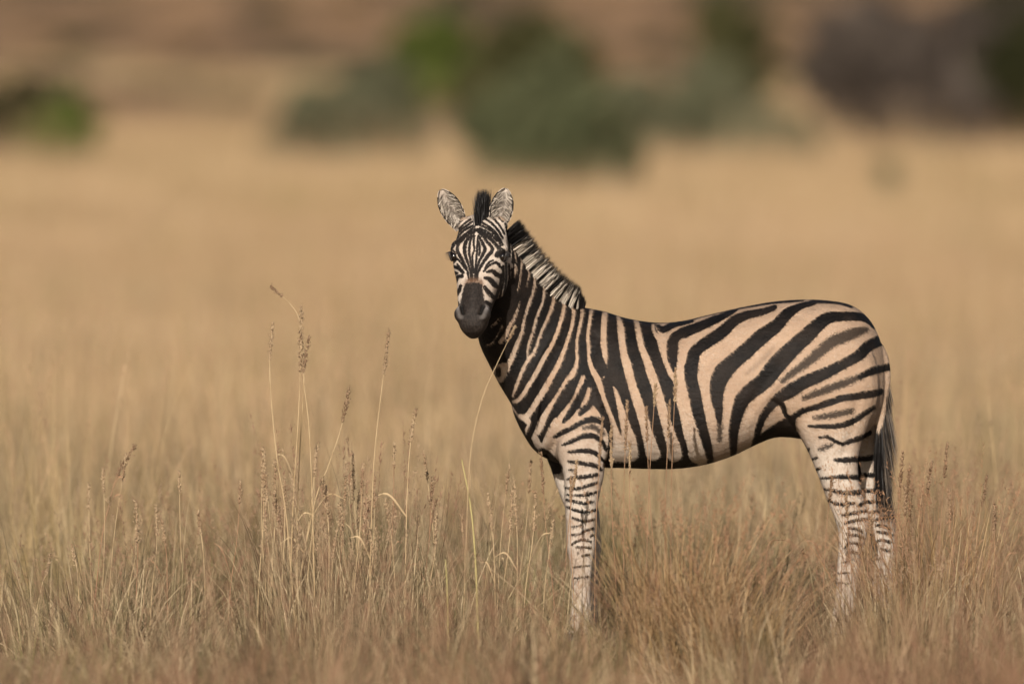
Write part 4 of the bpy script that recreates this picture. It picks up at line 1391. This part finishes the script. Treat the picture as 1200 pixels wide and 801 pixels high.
def stem(label, pts, y, mat, head, headmat, hw=.010, r=.0027, leaf=None, group='tall grass stems', name='tall_grass_stem'):
    """pts: photo points of the visible stem from low to tip; the foot goes on to the ground. head: share of the length with seeds"""
    Q = [at(a, b, y + .06 * i) for i, (a, b) in enumerate(pts)]
    p0 = Q[0]; dr = Q[0] - Q[1]; dr = dr / max(abs(dr[2]), .05)
    g = p0 + dr * p0[2] * .5; g[2] = 0; g[0] = p0[0] + np.clip(dr[0], -.35, .35) * p0[2] * .5
    C = catmull(np.array([g] + Q), 6)
    root = empty(name, (g[0], g[1], 0))
    put(root, label, 'grass stem', group)
    v_, f_ = tube(C, r, r * .45, 5)
    me = mesh_data('stem', v_ - g, f_, STEM[mat]); fattr(me, 'tint', np.clip((v_[:, 2] / max(v_[:, 2].max(), .1)), 0, 1))
    link('stem', me, root)
    L = np.concatenate(([0], np.cumsum(np.linalg.norm(np.diff(C, axis=0), axis=1))))
    if head > 0:
        hl = head * PXM
        n = int(26 + hl / .0016)
        u = L[-1] - hl * rng.uniform(0, 1, n) ** .9
        S_ = np.stack([np.interp(u, L, C[:, k]) for k in range(3)], 1)
        ax = np.stack([np.interp(np.minimum(u + .01, L[-1]), L, C[:, k]) - np.interp(np.minimum(u + .01, L[-1]) - .01, L, C[:, k]) for k in range(3)], 1)
        ax /= np.linalg.norm(ax, axis=1)[:, None] + 1e-9
        prof = np.interp((L[-1] - u) / hl, [0, .15, .5, .85, 1], [.35, .8, 1, .8, .4])
        d_ = ax + rng.normal(0, .32, (n, 3)); d_ /= np.linalg.norm(d_, axis=1)[:, None]
        S_ = S_ + rng.normal(0, hw * .35, (n, 3)) * prof[:, None]
        sl = rng.uniform(.009, .020, n)[:, None]
        s2 = np.cross(d_, rng.normal(size=(n, 3))); s2 /= np.linalg.norm(s2, axis=1)[:, None]
        s3 = np.cross(d_, s2)
        w = .0026
        V_ = np.stack((S_, S_ + d_ * sl * .45 + s2 * w, S_ + d_ * sl * .45 - s2 * .5 * w + s3 * w, S_ + d_ * sl * .45 - s2 * .5 * w - s3 * w, S_ + d_ * sl), 1).reshape(-1, 3)
        q = (np.arange(n) * 5)[:, None, None]
        F_ = (q + np.array([(0, 2, 1), (0, 3, 2), (0, 1, 3), (4, 1, 2), (4, 2, 3), (4, 3, 1)])[None]).reshape(-1, 3)
        me = mesh_data('seed_head', V_ - g, F_, STEM[headmat]); fattr(me, 'tint', np.repeat(rng.uniform(0, 1, n), 5))
        link('seed_head', me, root)
    for (fa, dx, dz) in (leaf or []):
        u = fa * L[-1]
        b = np.array([np.interp(u, L, C[:, k]) for k in range(3)])
        tip = b + np.array((dx * PXM, rng.uniform(-.05, .05), dz * PXM))
        mid = (b + tip) / 2 + np.array((0, 0, abs(dx) * PXM * .25 + .02))
        c3 = catmull(np.array((b, mid, tip)), 5)
        wv = np.interp(np.linspace(0, 1, len(c3)), [0, .3, 1], [.0042, .0055, .0005])
        sd = np.array((0.15, .6, .78))
        V_ = np.concatenate((c3 - sd * wv[:, None], c3 + sd * wv[:, None]))
        k = len(c3)
        F_ = np.array([(i, i + 1, k + i + 1, k + i) for i in range(k - 1)])
        me = mesh_data('leaf', V_ - g, F_, STEM[mat]); fattr(me, 'tint', np.full(2 * k, .6))
        link('leaf', me, root)
    return root


stem('tall pale stem with the highest thick feathery seed head, standing left of the zebra', [(343, 600), (349, 500), (352, 430), (353, 360)], -.8, 'pale', 78, 'seed', .013, leaf=[(.35, 26, 20), (.5, -22, 30)])
stem('tall stem with a dark-tipped seed head, twin of the highest thick seed head', [(366, 590), (362, 500), (356, 440), (362, 396)], -.9, 'pale', 44, 'dark', .010, leaf=[(.4, 20, 40)])
stem('thin stem whose drooping dark seed head bends over sideways', [(350, 560), (356, 440), (352, 380), (340, 356), (317, 336)], -.7, 'pale', 22, 'dark', .006, r=.0022)
stem('thin pale stem with a slim wispy seed head next to the thick feathery pair', [(336, 610), (325, 540), (318, 470), (316, 420), (320, 380)], -1.0, 'pale', 46, 'seed', .006)
stem('leaning stem with a brown zigzag seed head', [(366, 600), (385, 545), (400, 500), (409, 455)], -.6, 'pale', 44, 'dark', .008, leaf=[(.5, 40, 20)])
stem('upright pale stem with a short pointed seed head', [(436, 590), (440, 520), (448, 450), (456, 388)], -.9, 'pale', 56, 'seed', .008, leaf=[(.3, -24, 24)])
stem('slim stem with a pale seed head and a long side leaf', [(476, 620), (478, 560), (481, 520), (487, 480)], -.7, 'pale', 44, 'seed', .007, leaf=[(.55, -44, 18)])
stem('bright greenish-yellow bent stem with a long bare stalk', [(559, 700), (556, 640), (551, 590), (541, 538)], -1.2, 'green', 0, 'seed', r=.0052, leaf=[(.45, 5, 60)])
stem('tall straw stem whose seed head crosses the neck of the zebra', [(548, 590), (553, 520), (566, 464), (583, 425), (597, 396), (604, 382)], -1.1, 'pale', 30, 'seed', .004, r=.0019)
stem('thin pale stem with a bare yellow stalk beside the bent greenish stem', [(525, 730), (524, 690), (522, 655)], -1.5, 'green', 0, 'seed', r=.0044)
for i, (x, tx, ty, y, mt, hm_, hd) in enumerate([(303, 310, 528, -.9, 'pale', 'seed', 60), (318, 322, 540, -.5, 'pale', 'seed', 66), (330, 333, 560, -.7, 'pale', 'seed', 40), (350, 372, 520, -.8, 'pale', 'seed', 34),
                                                 (385, 382, 570, -.9, 'pale', 'seed', 40), (395, 405, 560, -.4, 'rust', 'seed', 36), (415, 425, 545, -.8, 'pale', 'seed', 38), (455, 462, 520, -.2, 'rust', 'seed', 30),
                                                 (463, 452, 585, -1.1, 'pale', 'seed', 38), (497, 506, 560, -.6, 'rust', 'seed', 36), (512, 497, 530, -.3, 'pale', 'seed', 34), (580, 572, 580, -.9, 'pale', 'seed', 44),
                                                 (590, 600, 575, -.8, 'pale', 'seed', 50), (606, 602, 565, -1.0, 'pale', 'seed', 52), (616, 628, 578, -.9, 'pale', 'seed', 46), (270, 282, 566, -.2, 'rust', 'seed', 26), (240, 232, 600, -.6, 'pale', 'seed', 30),
                                                 (196, 190, 610, .2, 'rust', 'seed', 34), (160, 159, 588, -.4, 'rust', 'seed', 50), (92, 84, 640, -.6, 'pale', 'seed', 30), (48, 58, 650, -.3, 'pale', 'seed', 34)]):
    lab = '%s %s stem %s, %s seed head' % ('tall' if ty < 550 else ('knee-high' if ty < 580 else 'short'), dict(pale='pale straw', rust='russet')[mt],
                                          'leaning towards the zebra' if tx > x + 5 else ('leaning away from the zebra' if tx < x - 5 else 'standing straight'), ('long ' if hd > 42 else 'short ') + dict(seed='tan', dark='brown')[hm_])
    stem(lab, [(x, 690), ((x + tx) / 2 + 2, (690 + ty) / 2), (tx, ty)], y, mt, hd, hm_, .006, leaf=[(rng.uniform(.3, .6), rng.uniform(-30, 30), rng.uniform(10, 50))], group='shorter stems left of the zebra')
for i in range(34):
    x = rng.choice([rng.uniform(290, 440), rng.uniform(380, 650), rng.uniform(60, 300)], p=[.5, .35, .15])
    ty = rng.uniform(520, 620); tx = x + rng.normal(0, 9)
    stem('fine pale stem in the loose drift of dry stems beside the feathery heads', [(x, 690), ((x + tx) / 2 + rng.normal(0, 3), (690 + ty) / 2), (tx, ty)], rng.uniform(-1.2, .6), 'pale', rng.uniform(22, 50), 'seed', .0045, r=.0020, group='fine pale stems in the drift')
stem('dark brown branching seed head on a thin leaning stem', [(118, 640), (128, 590), (138, 555), (158, 522)], .3, 'rust', 48, 'dark', .012, r=.0024, leaf=[(.6, 20, 26), (.75, 16, 8)])
for i, (x, tx, ty, y, hd) in enumerate([(648, 634, 530, -.7, 50), (661, 676, 540, -.6, 34), (672, 669, 560, -.6, 30), (722, 716, 500, -.8, 50), (731, 735, 470, -.9, 60), (742, 738, 520, -.7, 40), (770, 757, 478, -.8, 40), (757, 768, 452, -.8, 26), (779, 785, 470, -.9, 44), (786, 792, 432, -.9, 40),
                                        (697, 706, 490, -.8, 60)]):
    lab = 'thin russet stem with %s %s head before the %s of the zebra' % ('long' if hd > 42 else 'short', 'tan' if i % 2 else 'brown', 'foreleg' if x < 712 else 'striped flank')
    stem(lab, [(x, 690), ((x + tx) / 2 - 2, (690 + ty) / 2), (tx, ty)], y, 'rust', hd, 'seed' if i % 2 else 'dark', .005, r=.0022, group='russet stems before the zebra')
for i, (x, tx, ty, y, hd) in enumerate([(965, 975, 560, -.8, 40), (1000, 992, 575, -.7, 50), (1050, 1058, 530, -.6, 60), (1056, 1066, 548, -.6, 60), (1068, 1060, 570, -.9, 50), (1075, 1092, 540, -.5, 60), (1100, 1110, 520, -.3, 60), (1120, 1112, 575, -.7, 50), (1140, 1156, 560, -.6, 50), (1170, 1165, 590, -.8, 50), (1016, 1022, 600, -.9, 40)]):
    lab = 'russet stem with %s brown head %s' % ('long' if hd > 55 else 'short', 'before the hind legs of the zebra' if x < 1035 else ('beside the tail of the zebra' if x < 1065 else 'in grass behind the rump of the zebra'))
    stem(lab, [(x, 690), ((x + tx) / 2 - 2, (690 + ty) / 2), (tx, ty)], y, 'rust', hd * .7, 'dark', .007, r=.0020, leaf=[(.5, rng.uniform(-24, 24), 30)], group='russet stems by the hind legs')
stem('thin arching stem ending in a dark hooked tip beneath the belly', [(896, 690), (900, 640), (912, 632), (928, 636), (944, 650)], -.7, 'rust', 14, 'dark', .003, r=.0024)


def tussock(label, px, d, rad, sets, mat, name='grass_tussock'):
    y = d - DIST
    x = (px - 600) * d / FPX
    root = empty(name, (x, y, float(terrain(x, y))))
    put(root, label, 'tussock')
    link('leaf_blades', blade_mesh('leaf_blades', mat, sets[0]), root)
    if len(sets) > 1:
        link('seed_stems', blade_mesh('seed_stems', mat, sets[1]), root)
    return root


tussock('dense brown tussock of fine blades just behind the foreleg', 800, 38.3, .2, [blades(560, .19, .32, .68, .003, .006, .27, .2, 5), blades(80, .16, .55, .78, .0024, .004, .24, .15, 5, 1.0, .2, 26)], TUFT)
tussock('reddish tussock with a dark heart below the flank', 860, 38.0, .2, [blades(320, .15, .26, .54, .003, .006, .32, .25, 5), blades(40, .14, .4, .6, .0024, .004, .24, .15, 5, 1.0, .2, 26)], TUFT)
tussock('yellowish arching tussock at the foot of the foreleg', 728, 38.4, .16, [blades(170, .13, .24, .52, .003, .006, .40, .5, 6)], STRAW)
tussock('low tangled tussock with dark gaps under the belly', 880, 38.8, .2, [blades(170, .2, .2, .44, .003, .007, .36, .5, 6), blades(24, .18, .3, .5, .0024, .004, .3, .3, 5, 1.0, .22, 20)], STRAW)
tussock('tall russet tussock with fluffy heads behind the hind legs', 1095, 39.4, .25, [blades(300, .28, .35, .70, .003, .006, .16, .2, 5), blades(70, .26, .55, .82, .0024, .004, .14, .12, 5, 1.0, .25, 30)], TUFT)
tussock('pale upright tussock crowded around the feathery stems', 395, 39.2, .3, [blades(240, .34, .30, .62, .003, .006, .12, .15, 5), blades(50, .32, .45, .72, .0024, .004, .12, .12, 5, 1.0, .22, 26)], STRAW)
tussock('russet tussock hiding the hooves of the hind legs', 985, 38.7, .2, [blades(150, .2, .18, .40, .003, .006, .22, .25, 5), blades(24, .18, .3, .5, .0024, .004, .2, .15, 5, 1.0, .25, 26)], RUST)
tussock('straw tussock in front of the far hind leg under the tail', 1040, 38.8, .2, [blades(150, .2, .18, .42, .003, .006, .2, .25, 5), blades(20, .18, .35, .52, .0024, .004, .2, .15, 5, 1.0, .25, 26)], STRAW)
tussock('small russet tussock hiding the hooves of the forelegs', 672, 38.7, .16, [blades(120, .16, .16, .36, .003, .006, .22, .25, 5), blades(14, .14, .3, .46, .0024, .004, .2, .15, 5, 1.0, .25, 26)], RUST)
